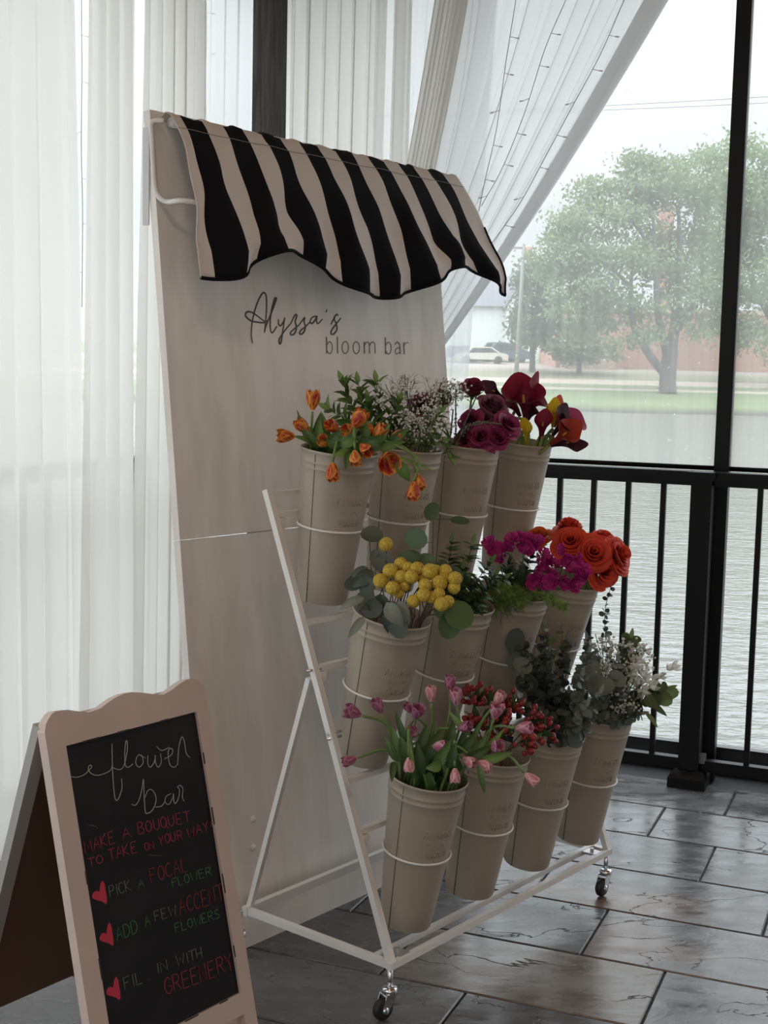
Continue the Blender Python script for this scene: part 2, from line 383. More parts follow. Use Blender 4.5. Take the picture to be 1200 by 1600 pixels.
# ================================================================ DRAPES
ROD = mat('white_rod', (.7, .7, .7), .4)
def hang(name_, label, top, bot, folds, amp, out, mats, seed, z0=.012, z1=3.0, lap=.35, flare=1.0, N=None):
    """straight panel from (top a..b) to (bot a..b); a,b are floor points, out the fold direction"""
    rg = np.random.default_rng(seed); N = N or int(folds*16)
    ph = np.cumsum(.55+rg.random(N)*.9); ph = ph/ph[-1]*folds*2*math.pi
    am = .55+.75*np.interp(np.linspace(0, 1, N), np.linspace(0, 1, 12), rg.random(12)); ax = unit(top[1]-top[0])
    P = []
    for s in np.linspace(0, 1, 26):
        z = z1+(z0-z1)*s; row = []
        for i in range(N):
            t = i/(N-1)
            a0 = top[0]*(1-s)+bot[0]*s; b0 = top[1]*(1-s)+bot[1]*s
            q = ph[i]+.5*math.sin(2.2*s+i*.02+seed)
            k = amp*am[i]*(.75+.25*flare*s)
            o = k*(math.sin(q)+.25*math.sin(2*q+1)); l = lap*k*math.sin(2*q)
            row.append(a0*(1-t)+b0*t+out*o+ax*l+ZZ*z)
        P.append(row)
    mb = MB(); mb.grid(np.array(P))
    return tag(mb.build('curtain', mats), label, 'curtain')
Lw = lambda c, off=0: dcz(LEFTD+off, c)
Rw = lambda d, off=0: dcz(d, RAILC-.12-off)
CG = 'floor length white drapes'
hang('curtain_panel', 'white sheer drape at the edge of the view behind the chalkboard', (Lw(1.6), Lw(3.40)), (Lw(1.6), Lw(3.46)), 15, .030, D, CURT, 1)
hang('curtain_panel', 'white sheer drape just past the narrow bright gap above the chalkboard', (Lw(3.455, .012), Lw(3.715, .012)), (Lw(3.40, .012), Lw(3.74, .012)), 4, .032, D, CURT, 2, lap=.2)
hang('curtain_panel', 'full white sheer drape falling beside the sign board edge', (Lw(3.735, .03), Lw(4.14, .03)), (Lw(3.68, .03), Lw(4.16, .03)), 6, .034, D, CURT, 3)
hang('curtain_panel', 'thin greyish drape beside the wooden post, lit by a hanging light string', (Lw(4.06, -.06), Lw(4.70, -.06)), (Lw(4.06, -.06), Lw(4.70, -.06)), 6, .022, D, CURT2, 4)
hang('curtain_panel', 'gathered white drape on the river side of the wooden post above the awning', (Rw(-2.38, -.045), Rw(-1.93, -.045)), (Rw(-2.38, -.045), Rw(-1.95, -.045)), 7, .035, -CC, CURT, 5)
hang('curtain_panel', 'narrow folded drape between the gathered drape and the bright sheer strip', (Rw(-1.87, .03), Rw(-1.80, .03)), (Rw(-1.90, .03), Rw(-1.80, .03)), 1.5, .02, -CC, CURT, 16, N=30)
hang('curtain_panel', 'bright almost clear drape behind the tied back swags', (Rw(-1.98, -.05), Rw(-1.50, -.05)), (Rw(-1.98, -.05), Rw(-1.655, -.05)), 5, .022, -CC, CURT2, 6)
mb = MB(); mb.tube([dcz(LEFTD, -1.2, 3.03), dcz(LEFTD, 4.6, 3.03)], .014, 10); tag(mb.build('curtain_rod', ROD), 'white rod holding the drapes above the chalkboard', 'curtain rod')
mb = MB(); mb.tube([dcz(-2.36, RAILC-.14, 3.03), dcz(4.5, RAILC-.14, 3.03)], .014, 10); tag(mb.build('curtain_rod', ROD), 'white rod holding the drapes and swags over the river railing', 'curtain rod')
# tied back swags: every thread of the cloth runs from the rod to the tie behind the sign board
def railp(P, off): return on_plane(P, dcz(0, RAILC-off), CC)
def swag(label, tops, tie, ctrl, N, off, folds, amp, mats, seed, tail=True, back=0, pinch=.1):
    rg = np.random.default_rng(seed); P = []
    ph = np.cumsum(.5+rg.random(N)); ph = ph/ph[-1]*folds*2*math.pi
    am = .5+.8*np.interp(np.linspace(0, 1, N), np.linspace(0, 1, 9), rg.random(9))
    rows = np.linspace(0, 1, 40)
    for s in rows:
        row = []
        for i in range(N):
            t = i/(N-1)
            if back and t > 1-back:                      # hem folded back on itself
                t2 = (t-(1-back))/back; t = (1-back)+back*(.5+.5*math.cos(t2*3*math.pi))*.75+.25*back
                lift = .02*t2+.012
            else: lift = 0
            a = tops[0]*(1-t)+tops[1]*t; e = tie[0]*(1-t)+tie[1]*t; c = ctrl[0]*(1-t)+ctrl[1]*t
            p = (1-s)**2*a+2*s*(1-s)*c+s*s*e
            q = ph[i]+.4*math.sin(3*s+seed)
            k = amp*am[i]*(1-.55*s)
            row.append(p-CC*(off+lift+k*math.sin(q))+unit(tops[1]-tops[0])*.3*k*math.sin(2*q))
        P.append(row)
    if tail:                                             # below the tie the cloth hangs loose
        last = np.array(P[-1])
        for z in np.linspace(.08, 1.45, 9):
            m = last.mean(0); P.append([p+(p-m)*np.array([.4, .4, -.2])*z-ZZ*z*(1.0) for p in last])
    mb = MB(); mb.grid(np.array(P)); return tag(mb.build('curtain_swag', mats), label, 'curtain')
def R3(px, py, off=.14): return railp((px, py), off)
def ztop(P, z=3.0, off=.14):
    d0 = (P-CAM); return P
TOPZ = lambda d: dcz(d, RAILC-.14, 3.0)
tA, tB = TOPZ(-1.66), TOPZ(-.72)
swag('wide thin white swag with light strings, pulled from the river side to behind the board', (tA, tB), (R3(580, 590), R3(640, 615)), (R3(720, 250), R3(850, 345)), 220, 0, 9, .030, CURT2, 11, back=.12)
swag('dense pleated white swag pulled down steeply behind the awning end', (TOPZ(-1.66), TOPZ(-1.545)), (R3(585, 560, .2), R3(612, 575, .2)), (R3(655, 250, .2), R3(700, 262, .2)), 90, .06, 7, .022, CURT, 12)
# ---- light strings
WIRE = mat('grey_wire', (.25, .25, .26), .5); BULB = mat('small_clear_bulb', (.7, .7, .72), .3)
def light_string(path, label, step=.11, mats=WIRE):
    r = thing('light_string', label, 'string lights', path[0])
    pts = smooth_path(path, 14); mb = MB(); mb.tube(pts, .0013, 5); mb.build('wire', mats, r)
    acc = 0; mb = MB(); k = 0
    for i in range(1, len(pts)):
        acc += np.linalg.norm(pts[i]-pts[i-1])
        if acc > step:
            acc = 0; k += 1; sgn = 1 if k % 3 else -1
            q = pts[i]+D*sgn*.022-ZZ*.006; b = MB(); b.tube([pts[i], q], .0012, 4); b.tube([q, q+D*sgn*.012-ZZ*.002], .0026, 6); b.build('bulb', BULB, r)
    return r
def sw(px, py, o=.215): return railp((px, py), o)
light_string([sw(806, 0), sw(790, 100), sw(776, 200), sw(757, 285), sw(748, 330)], 'light string nearest the pleats on the wide thin swag')
light_string([sw(884, 0), sw(852, 75), sw(820, 175), sw(785, 262), sw(752, 322)], 'light string down the middle of the wide thin swag')
light_string([sw(975, 0), sw(938, 85), sw(895, 165), sw(852, 245), sw(812, 318), sw(765, 385)], 'light string along the river-side hem of the wide thin swag')
def lw(px, py, o=.02): return on_plane((px, py), dcz(LEFTD-.10-o, 0), D)
light_string([lw(321, -40), lw(323, 60), lw(320, 130), lw(323, 200), lw(322, 300)], 'light string hanging behind the thin drape beside the wooden post', .13, mat('pale_wire', (.6, .62, .6), .5))
light_string([lw(127, -20), lw(128, 110), lw(127, 230), lw(129, 330), lw(128, 480)], 'light string showing in the bright gap between two drapes', .14)
# ================================================================ OUTSIDE
def water_mat():
    m = mat('river_water', (.17, .172, .165), .12); N, L = m.node_tree.nodes, m.node_tree.links; b = N['Principled BSDF']
    b.inputs['IOR'].default_value = 1.33
    t = N.new('ShaderNodeTexCoord'); last = None
    for sc, st, di in (((.5, .8, 1), .45, .09), ((2.2, 3.4, 1), .5, .065), ((8, 11, 1), .5, .024)):
        mp = N.new('ShaderNodeMapping'); mp.inputs['Scale'].default_value = sc; mp.inputs['Rotation'].default_value = (0, 0, .3)
        n = N.new('ShaderNodeTexNoise'); n.inputs['Scale'].default_value = 1.6; n.inputs['Detail'].default_value = 3
        u = N.new('ShaderNodeBump'); u.inputs['Strength'].default_value = st; u.inputs['Distance'].default_value = di
        L.new(t.outputs['Object'], mp.inputs[0]); L.new(mp.outputs[0], n.inputs[0]); L.new(n.outputs[0], u.inputs['Height'])
        if last: L.new(last.outputs[0], u.inputs['Normal'])
        last = u
    L.new(last.outputs[0], b.inputs['Normal']); return m
def ext(px, py, Y): return at(px, py, Y)
SHORE = 80.
def gz(y): return float(np.interp(y, [SHORE, SHORE+2, 92, 96, 105, 130, 200, 400], [-1.0, -.35, .50, .80, 1.9, 2.8, 4.6, 8]))
mb = MB()
mb.add([(-70, 5.9, -.75), (90, 2.5, -.75), (140, SHORE+4, -.75), (-140, SHORE+4, -.75)], [(0, 1, 2, 3)])
o = struct(mb.build('river', water_mat(), smooth=False)); tag(o, 'wide rippled grey river between the deck and the far bank')
mb = MB(); mb.add([(-2.9, 5.7, -.5), (-70, 5.9, -.5), (-140, SHORE+4, -.5), (-160, -60, -.5), (90, -60, -.5), (90, 2.4, -.5), (6, 2.4, -.5)], [(0, 1, 2, 3, 4, 5, 6)])
struct(mb.build('terrace_ground', mat('pale_concrete', (.50, .49, .46), .9), smooth=False))
def ground_mat():
    m = mat('bank_ground', vcol=True, rough=.95, noise=None); return m
ys = [SHORE-.5, SHORE, SHORE+1, SHORE+2.5, 84.5, 87, 89.5, 91.3, 91.5, 93.0, 93.2, 94.5, 96, 96.3, 98.6, 99, 102, 105, 112, 118, 118.3, 124, 130, 160, 200, 300, 420]
xs = np.linspace(-160, 190, 120); P = []; C = []
for y in ys:
    row = []; cr_ = []
    for x in xs:
        n = .5*math.sin(x*.35+y)+.35*math.sin(x*.83+y*2)
        yy = y+(n*.7 if y < SHORE+2 else n*.15)
        row.append((x, yy, gz(y)+(.08*n if y < SHORE+2.6 else 0)))
        if y < SHORE+2: c_ = (.05, .045, .035)
        elif y < 91.4: c_ = (.13+.02*n, .17+.02*n, .075)
        elif y < 93.1: c_ = (.36, .31, .26)
        elif y < 96.1: c_ = (.16, .19, .095)
        elif y < 98.7: c_ = (.40, .33, .28)
        elif y < 105: c_ = (.19, .19, .11)
        elif y < 118.1: c_ = (.29, .25, .22)
        else: c_ = (.14, .18, .085)
        cr_.append(c_)
    P.append(row); C.append(cr_)
mb = MB(); mb.grid(np.array(P), np.array(C)); o = struct(mb.build('far_bank_ground', ground_mat())); tag(o, 'grassy far bank with a pale footpath and paved lot')
BARK = mat('tree_bark', (.10, .085, .075), .9)
def leaf_mat(name, a, b): return mat(name, vcol=True, rough=.8, trans=.35)
LEAFT = leaf_mat('tree_leaves', 0, 0)
def tree(label, base, trunk, blobs, nleaf, size, cols, limbs, seed):
    rg = np.random.default_rng(seed); r = thing('tree', label, 'tree', base, 'trees on the far bank')
    mb = MB()
    for (pts, r0, r1) in limbs:
        pp = smooth_path(pts, 5); mb.tube(pp, list(np.linspace(r0, r1, len(pp))), 8)
    mb.build('trunk', BARK, r)
    mb = MB(); vol = np.array([b[1][0]*b[1][2] for b in blobs]); vol = vol/vol.sum()
    V = []; F = []; Cc = []
    for k, (c, rad) in enumerate(blobs):
        n = int(nleaf*vol[k]); rad = np.asarray(rad); cl = []
        for _ in range(16):
            d = rg.normal(size=3); d /= np.linalg.norm(d); cl.append(np.asarray(c)+d*rad*(.35+.65*rg.random()**.5))
        tone = rg.random(16)
        for _ in range(n):
            m_ = rg.integers(16); p = cl[m_]+rg.normal(size=3)*rad*np.array([.22, .22, .17])
            a = rg.normal(size=3); a /= np.linalg.norm(a); b = np.cross(a, rg.normal(size=3)); b /= np.linalg.norm(b)
            s = size*(.6+.8*rg.random()); i = len(V)
            V += [p-a*s, p+b*s*.55, p+a*s, p-b*s*.55]; F.append((i, i+1, i+2, i+3))
            f = .5*rg.random()+.5*tone[m_]; col = np.asarray(cols[0])*(1-f)+np.asarray(cols[1])*f; Cc += [col]*4
    mb.add(V, F, Cc); mb.build('foliage', LEAFT, r, smooth=False); return r
def blob(px, py, Y, rx, ry, rz): return (at(px, py, Y), (rx, rz, ry))
Y = 90; k = Y/FPX
tb = at(1043, 628, Y); tb[2] = gz(91)-.1
def L3(pts, Y=90): return [at(x, y, Y+dz) for (x, y, dz) in pts]
tree('big round green tree with a forked trunk on the far bank', tb, None,
     [blob(*b) for b in ((995, 300, 90, 3.4, 2.2, 3.5), (930, 340, 89, 2.8, 2.0, 3), (1075, 290, 91, 3.2, 2.9, 3), (890, 420, 90, 2.4, 2.4, 3), (960, 430, 88, 3.6, 2.6, 3.5), (1060, 400, 91, 3.6, 3.0, 3.5), (900, 490, 89, 2.3, 1.7, 2.5), (985, 500, 88.5, 2.6, 1.6, 2.5), (1085, 480, 91, 2.4, 2.4, 2.5), (1010, 270, 90, 1.8, 1.5, 2), (935, 290, 90, 1.5, .8, 1.5), (880, 370, 90, 1.4, 1.0, 1.5))],
     30000, .15, ((.13, .19, .09), (.30, .38, .20)),
     [([tb]+L3([(1043, 600, 0), (1045, 570, 0), (1048, 545, 0)]), .62, .50), (L3([(1040, 585, 0), (1015, 555, -.5), (990, 510, -1), (985, 460, -1), (990, 400, -1)]), .34, .10), (L3([(1048, 550, 0), (1058, 480, .4), (1062, 400, .4), (1060, 320, 0)]), .42, .10), (L3([(1044, 560, 0), (1028, 490, -1), (1025, 420, -1), (1020, 330, -.5)]), .32, .08), (L3([(1055, 520, 0), (1085, 470, 1), (1100, 420, 1)]), .24, .07), (L3([(1024, 400, -1), (980, 330, -1), (950, 300, -1)]), .14, .04), (L3([(988, 450, -1), (935, 400, -1), (900, 370, -1)]), .14, .04)], 3)
tb2 = at(1235, 615, 97); tb2[2] = gz(97)-.1
tree('tall green tree behind the steel post at the edge of the view', tb2, None,
     [blob(*b) for b in ((1170, 300, 97, 4.2, 3.6, 4), (1220, 360, 97, 4.5, 4.5, 4), (1160, 440, 97, 3.6, 3.0, 4), (1215, 500, 96, 3.6, 2.6, 4), (1130, 370, 98, 2.6, 3.0, 3), (1150, 520, 97, 2.2, 1.4, 2), (1190, 255, 97, 3.0, 2.0, 3), (1110, 265, 99, 1.8, 1.8, 2))],
     22000, .16, ((.13, .20, .09), (.31, .40, .20)), [([tb2, at(1230, 560, 97), at(1215, 470, 97), at(1200, 330, 97)], .6, .12), ([at(1225, 530, 97), at(1180, 450, 97), at(1160, 350, 97)], .3, .08)], 5)
tb3 = at(832, 570, 102); tb3[2] = gz(102)
tree('small dark tree beside the white house across the river', tb3, None, [blob(*b) for b in ((832, 470, 102, 1.9, 2.9, 2), (845, 500, 102, 2.0, 2.2, 2), (825, 520, 102, 1.6, 1.8, 2), (838, 432, 102, 1.2, 1.2, 1.2))], 7000, .16, ((.10, .14, .09), (.17, .23, .13)), [([tb3, at(832, 520, 102), at(833, 460, 102)], .25, .08)], 6)
tb4 = at(905, 580, 101); tb4[2] = gz(101)
tree('low bushy tree against the brick building', tb4, None, [blob(*b) for b in ((905, 530, 101, 2.2, 1.6, 1.8), (880, 545, 101, 1.6, 1.2, 1.5), (935, 545, 101, 1.6, 1.2, 1.5))], 4000, .15, ((.14, .20, .09), (.27, .34, .18)), [([tb4, at(905, 555, 101), at(905, 530, 101)], .2, .1)], 8)
# ---- white house
XH, YH = np.array([1., 0, 0]), np.array([0, 1., 0])
SID = mat('white_siding', (.74, .75, .76), .7); SLT = mat('grey_shingles', (.17, .17, .19), .85); GLS = mat('dark_window_glass', (.05, .06, .07), .15)
hb = at(762, 566, 128); hb[2] = gz(128)-.4
h = thing('house', 'white two storey house with a grey roof across the river', 'house', hb)
s = 128/FPX; x0, x1 = at(700, 500, 128)[0], at(838, 500, 128)[0]; ze = at(770, 480, 128)[2]; zr = at(770, 428, 128)[2]
mb = MB(); mb.box(((x0+x1)/2, 132, (hb[2]+ze)/2), XH, (x1-x0)/2, YH, 4, ZZ, (ze-hb[2])/2); mb.build('wall', SID, h, smooth=False)
mb = MB(); e = .5; mb.add([(x0-e, 127.5, ze), (x1+e, 127.5, ze), (x1+e, 136.5, ze), (x0-e, 136.5, ze), (x0+2, 132, zr), (x1-2.2, 132, zr)], [(0, 1, 5, 4), (1, 2, 5), (2, 3, 4, 5), (3, 0, 4), (3, 2, 1, 0)]); mb.build('roof', SLT, h, smooth=False)
gx0, gx1 = at(790, 500, 126)[0], at(832, 500, 126)[0]; gzr = at(812, 445, 126)[2]
mb = MB(); mb.box(((gx0+gx1)/2, 127, (hb[2]+ze)/2), XH, (gx1-gx0)/2, YH, 1.3, ZZ, (ze-hb[2])/2); gm = (gx0+gx1)/2
mb.add([(gx0, 125.7, ze), (gx1, 125.7, ze), (gm, 125.7, gzr), (gx0, 130, ze), (gx1, 130, ze), (gm, 130, gzr)], [(0, 1, 2), (5, 4, 3)]); mb.build('gable_wing', SID, h, smooth=False)
mb = MB(); f = .25
for sg, gx in ((1, gx0), (-1, gx1)):
    mb.add([(gx-sg*f, 125.4, ze-f*1.2), (gm, 125.4, gzr+.1), (gm, 130.5, gzr+.1), (gx-sg*f, 130.5, ze-f*1.2), (gx-sg*f, 125.4, ze-f*1.2+.2), (gm, 125.4, gzr+.3), (gm, 130.5, gzr+.3), (gx-sg*f, 130.5, ze-f*1.2+.2)], [(0, 1, 2, 3), (4, 5, 6, 7), (0, 1, 5, 4), (0, 3, 7, 4)])
mb.build('gable_roof', SLT, h, smooth=False)
for px, py, w, hh, yy in ((737, 508, .42, .75, 127.9), (751, 508, .42, .75, 127.9), (768, 508, .42, .75, 127.9), (722, 508, .42, .75, 127.9), (803, 507, .36, .7, 125.6), (818, 507, .36, .7, 125.6), (735, 545, .5, .7, 127.9), (760, 545, .5, .7, 127.9), (808, 545, .5, .7, 125.6)):
    p = at(px, py, yy); mb = MB(); mb.box(p, XH, w+.1, YH, .06, ZZ, hh+.1); wf = mb.build('window_frame', SID, h, smooth=False)
    mb = MB(); mb.box(p-YH*.08, XH, w, YH, .03, ZZ, hh); mb.build('pane', GLS, wf, smooth=False)
# ---- brick building with a stack
BRICK = mat('red_brick', (.44, .25, .19), .9, noise=(3, (.50, .30, .23), .3, .7)); STONE = mat('tan_stone', (.55, .42, .32), .85)
bb = at(1010, 585, 108); bb[2] = gz(108)-.5
b_ = thing('brick_building', 'low red brick building with a tall square chimney behind the big tree', 'building', bb)
x0, x1 = at(868, 500, 108)[0], at(1330, 500, 108)[0]; zt = at(960, 488, 108)[2]; z1 = at(960, 535, 107)[2]
mb = MB(); mb.box(((x0+x1)/2, 114, (bb[2]+zt)/2), XH, (x1-x0)/2, YH, 6, ZZ, (zt-bb[2])/2); mb.build('wall', BRICK, b_, smooth=False)
mb = MB(); mb.box(((x0+x1)/2, 114, zt+.15), XH, (x1-x0)/2+.15, YH, 6.15, ZZ, .18); mb.build('cornice', STONE, b_, smooth=False)
xa, xb = at(880, 500, 106)[0], at(960, 500, 106)[0]
mb = MB(); mb.box(((xa+xb)/2, 107, bb[2]+1.2), XH, (xb-xa)/2, YH, 1.4, ZZ, 1.3); mb.build('porch', STONE, b_, smooth=False)
cx0, cx1 = at(1024, 400, 110)[0], at(1046, 400, 110)[0]; ct = at(1035, 322, 110)[2]
mb = MB(); mb.box(((cx0+cx1)/2, 111, (bb[2]+ct)/2), XH, (cx1-cx0)/2, YH, .6, ZZ, (ct-bb[2])/2); mb.build('chimney', BRICK, b_, smooth=False)
for px in (1062, 1080, 1100, 1128, 1150, 1172, 1192, 980, 940):
    p = at(px, 545, 107.9); mb = MB(); mb.box(p, XH, .5, YH, .06, ZZ, 1.0); wf = mb.build('window_frame', SID, b_, smooth=False)
    mb = MB(); mb.box(p-YH*.08, XH, .34, YH, .03, ZZ, .85); mb.build('pane', GLS, wf, smooth=False)
# ---- parked cars
TYRE = mat('tyre', (.03, .03, .03), .8)
def car(px, Y, col, label, ln=4.4, suv=False):
    g = at(px, 575, Y); g[2] = gz(Y); r = thing('car', label, 'car', g)
    hb_ = .95 if suv else .82; ht = 1.72 if suv else 1.42
    prof = [(-.5, .35), (-.5, .75), (-.47, hb_), (-.30, hb_+.06), (-.20, ht-.05), (-.05, ht), (.18, ht), (.34, hb_+.14), (.46, hb_+.04), (.5, .72), (.5, .35)]
    m = mat('car_paint_'+label.split()[0], col, .25)
    mb = MB(); poly = [g+XH*a*ln+ZZ*z_-YH*.85 for a, z_ in prof]; mb.prism(poly, (0, -1, 0), 1.7); mb.build('body', m, r, smooth=False)
    mb = MB(); poly = [g+XH*a*ln+ZZ*z_-YH*.87 for a, z_ in [(-.27, hb_+.08), (-.18, ht-.12), (.16, ht-.1), (.29, hb_+.14)]]; mb.prism(poly, (0, -1, 0), 1.74); mb.build('windows', GLS, r, smooth=False)
    for a in (-.31, .31):
        for y in (-.8, .8):
            mb = MB(); mb.lathe([(0, -.1), (.33, -.1), (.33, .1), (0, .1)], g+XH*a*ln+YH*y+ZZ*.33, YH, 16); mb.build('wheel', TYRE, r)
car(752, 114, (.62, .60, .52), 'pale sedan parked in front of the white house')
car(788, 119, (.10, .12, .14), 'charcoal station car parked by the utility pole', 4.7, True)
car(715, 117, (.10, .16, .28), 'blue car half hidden behind the drape edge', 4.5)
car(775, 122, (.16, .20, .20), 'teal grey car parked behind the pale sedan', 4.6, True)
# ---- utility pole and wires
POLE = mat('weathered_pole', (.30, .28, .26), .9)
pb = at(806, 592, 94); pb[2] = gz(94)
u_ = thing('utility_pole', 'slim grey utility pole with a transformer can across the river', 'utility pole', pb)
pt = at(817, 384, 94); pt[:2] = pb[:2]+(0.25, 0)
mb = MB(); mb.tube([pb, pt], [.17, .11], 10); mb.build('pole', POLE, u_)
mb = MB(); p = pt-ZZ*.6+XH*.35; mb.lathe([(0, -.45), (.24, -.45), (.24, .4), (.1, .5), (0, .5)], p, ZZ, 14); mb.build('transformer', mat('rusty_can', (.45, .30, .20), .7), u_)
mb = MB(); mb.box(pt-ZZ*.25, XH, .9, YH, .06, ZZ, .07); mb.build('crossarm', POLE, u_, smooth=False)
CAB = mat('overhead_cable', (.10, .10, .11), .6)
for i, (y0, y1, sag, lb) in enumerate(((166, 148, 3, 'upper overhead wire across the pale sky'), (170, 156, 5, 'lower overhead wire across the pale sky'))):
    pts = [at(x, y0+(y1-y0)*(x-880)/330+sag*math.sin(math.pi*(x-600)/900), 70) for x in range(600, 1500, 50)]
    mb = MB(); mb.tube(pts, .016, 5); tag(mb.build('overhead_wire', CAB), lb, 'cable')
# ================================================================ SIGN BOARD WITH AWNING
BOARD = mat('whitewashed_board', (.90, .875, .845), .75, noise=(3.5, (.79, .755, .72), .35, .7), bump=(30, .15, .002), stretch=(5, 5, 1))
LETTER = mat('charcoal_vinyl_letter', (.075, .08, .08), .5)
BL = math.radians(6.5); BO = W(0, .5, 0); BV = ZZ*math.cos(BL)+WV*math.sin(BL); BN = ZZ*math.sin(BL)-WV*math.cos(BL)
def onb(px, py, lift=0): return on_plane((px, py), BO+BN*lift, BN)
def bpt(u, v, n=0): return BO+U*u+BV*v+BN*n
BU0, BU1, BT, SEAM = -.082, 1.045, 2.07, 1.037
brd = thing('sign_board', 'tall whitewashed lettered board leaning behind the flower stand under a striped awning', 'sign board', bpt(.48, 0))
for nm, v0, v1 in (('lower_panel', .0, SEAM-.0015), ('upper_panel', SEAM+.0015, BT)):
    mb = MB(); mb.box(bpt((BU0+BU1)/2, (v0+v1)/2, -.011), U, (BU1-BU0)/2, BV, (v1-v0)/2, BN, .011); mb.build(nm, BOARD, brd, smooth=False)
for px, py in ((395, 1280), (395, 1324), (393, 1398)):
    mb = MB(); c = onb(px, py); mb.lathe([(0, .008), (.004, .0075), (.0075, .004), (.0085, 0)], c, BN, 16); mb.build('screw_cap', mat('white_plastic', (.8, .79, .77), .35), brd)
# lettering strokes traced on the board
def stroke(mb, pts, r, smooth=True, prj=None, n=6, taper=.55):
    q = [prj(*p) for p in pts]; q = smooth_path(q, 5) if smooth and len(q) > 2 else q
    k = len(q); rs = [r*(taper+(1-taper)*math.sin(math.pi*(.12+.76*i/(k-1)))) for i in range(k)]
    mb.tube(q, rs, n)
cb = lambda x, y: onb(360+x/4, 440+y/4, .0004)
SCRIPT = {'A': [[(138,385),(130,330),(138,240),(165,140),(195,80),(210,70),(222,85),(226,150),(220,250),(212,318)], [(242,235),(215,255),(180,255),(130,245),(98,220),(95,200),(110,188),(140,195),(175,220),(212,248)]],
 'l': [[(212,318),(228,262),(262,180),(285,115),(285,103),(275,110),(255,190),(248,260),(252,310),(265,318),(290,280)]],
 'y': [[(300,235),(300,265),(315,275),(335,245),(340,225)], [(340,225),(330,290),(318,370),(310,390),(303,375),(310,350),(345,300),(375,265)]],
 's': [[(375,265),(400,215),(410,205),(415,215),(405,250),(412,280),(408,310),(395,330),(378,332),(375,318),(400,295),(430,270)], [(430,270),(455,235),(465,225),(460,250),(468,280),(462,310),(445,328),(432,325),(440,305),(470,280),(495,255)]],
 'a': [[(535,215),(510,225),(498,250),(510,262),(530,240),(540,215),(538,250),(548,262),(575,235)]],
 'q': [[(602,175),(599,192)]],
 'z': [[(628,268),(655,215),(668,205),(672,215)], [(655,215),(650,240),(662,265),(665,300),(645,328),(628,325),(635,300),(665,260),(690,228)]]}
mb = MB()
for ss in SCRIPT.values():
    for s_ in ss: stroke(mb, s_, .0024, prj=cb)
mb.build('script_lettering', LETTER, brd)
def ell(cx, cy, rx, ry, a0=0, a1=360, n=20): return [(cx+rx*math.cos(math.radians(a)), cy+ry*math.sin(math.radians(a))) for a in np.linspace(a0, a1, n)]
_b, _c = MB(), MB()
for s_, r in (([(600,345),(602,450)],.0020), (ell(620,413,17,37,-150,150),.0015), ([(668,345),(670,450)],.0020), (ell(718,412,20,37),.0016), (ell(787,413,20,37),.0016), ([(836,377),(838,450)],.0020), ([(837,400),(852,379),(866,384),(869,400),(870,450)],.0016), ([(869,400),(884,379),(899,384),(903,400),(905,450)],.0016), ([(968,350),(970,453)],.0020), (ell(988,416,17,37,-150,150),.0015), ([(1028,392),(1042,378),(1056,388),(1059,405),(1061,454)],.0018), ([(1059,412),(1038,420),(1030,436),(1038,453),(1060,440)],.0014), ([(1083,380),(1086,454)],.0020), ([(1085,402),(1097,382),(1112,383)],.0015)):
    stroke(_b if s_[0][0] < 940 else _c, s_, r, prj=cb, taper=.95, smooth=len(s_) > 2)
_b.build('block_lettering', mat('grey_vinyl_letter', (.17, .165, .16), .5), brd); _c.build('block_lettering', mat('grey_vinyl_letter'), brd)
# awning: a sleeve along the board top, a slope over a front bar, a hanging scalloped valance
AWB = mat('black_canvas', (.006, .006, .008), .85, spec=.15, bump=(260, .12, .001)); AWW = mat('ivory_canvas', (.78, .72, .68), .8, trans=.12, bump=(22, .5, .008), stretch=(1, 1, .5))
aw = bpy.data.objects.new('awning', None); COL.objects.link(aw); aw.parent = brd; ORG[aw.name] = ORG[brd.name]
AU0, AU1 = -.052, 1.105
VW = .545                                                # valance plane
hem_px = [(322,433),(345,438),(370,433),(400,416),(430,394),(450,389),(475,397),(515,427),(555,455),(590,465),(612,467),(645,459),(680,438),(708,419),(735,416),(760,433),(797,464)]
hem = [(float((on_plane(p_, SA+WV*VW, WV)-SA)@U), float(on_plane(p_, SA+WV*VW, WV)[2])) for p_ in hem_px]
hu = np.array([h_[0] for h_ in hem]); hz = np.array([h_[1] for h_ in hem]); HU0, HU1 = hu[0], hu[-1]
hd = np.linspace(HU0, HU1, 400); hs = np.interp(hd, hu, hz); ker = np.ones(25)/25; hs = np.convolve(np.pad(hs, 12, 'edge'), ker, 'valid')
units = [.42]+[1]*15+[1.0]; edges = np.concatenate([[0], np.cumsum(units)]); edges /= edges[-1]
cols = []; par = []
for i in range(17):
    for k in range(6): cols.append(edges[i]+(edges[i+1]-edges[i])*k/6); par.append(i % 2)
cols.append(1.0); par.append(0)
ZT = 2.045
prof0 = [(.735, 2.020), (.728, 2.042), (.712, 2.052), (.695, 2.046), (.680, 2.028)]
P = []
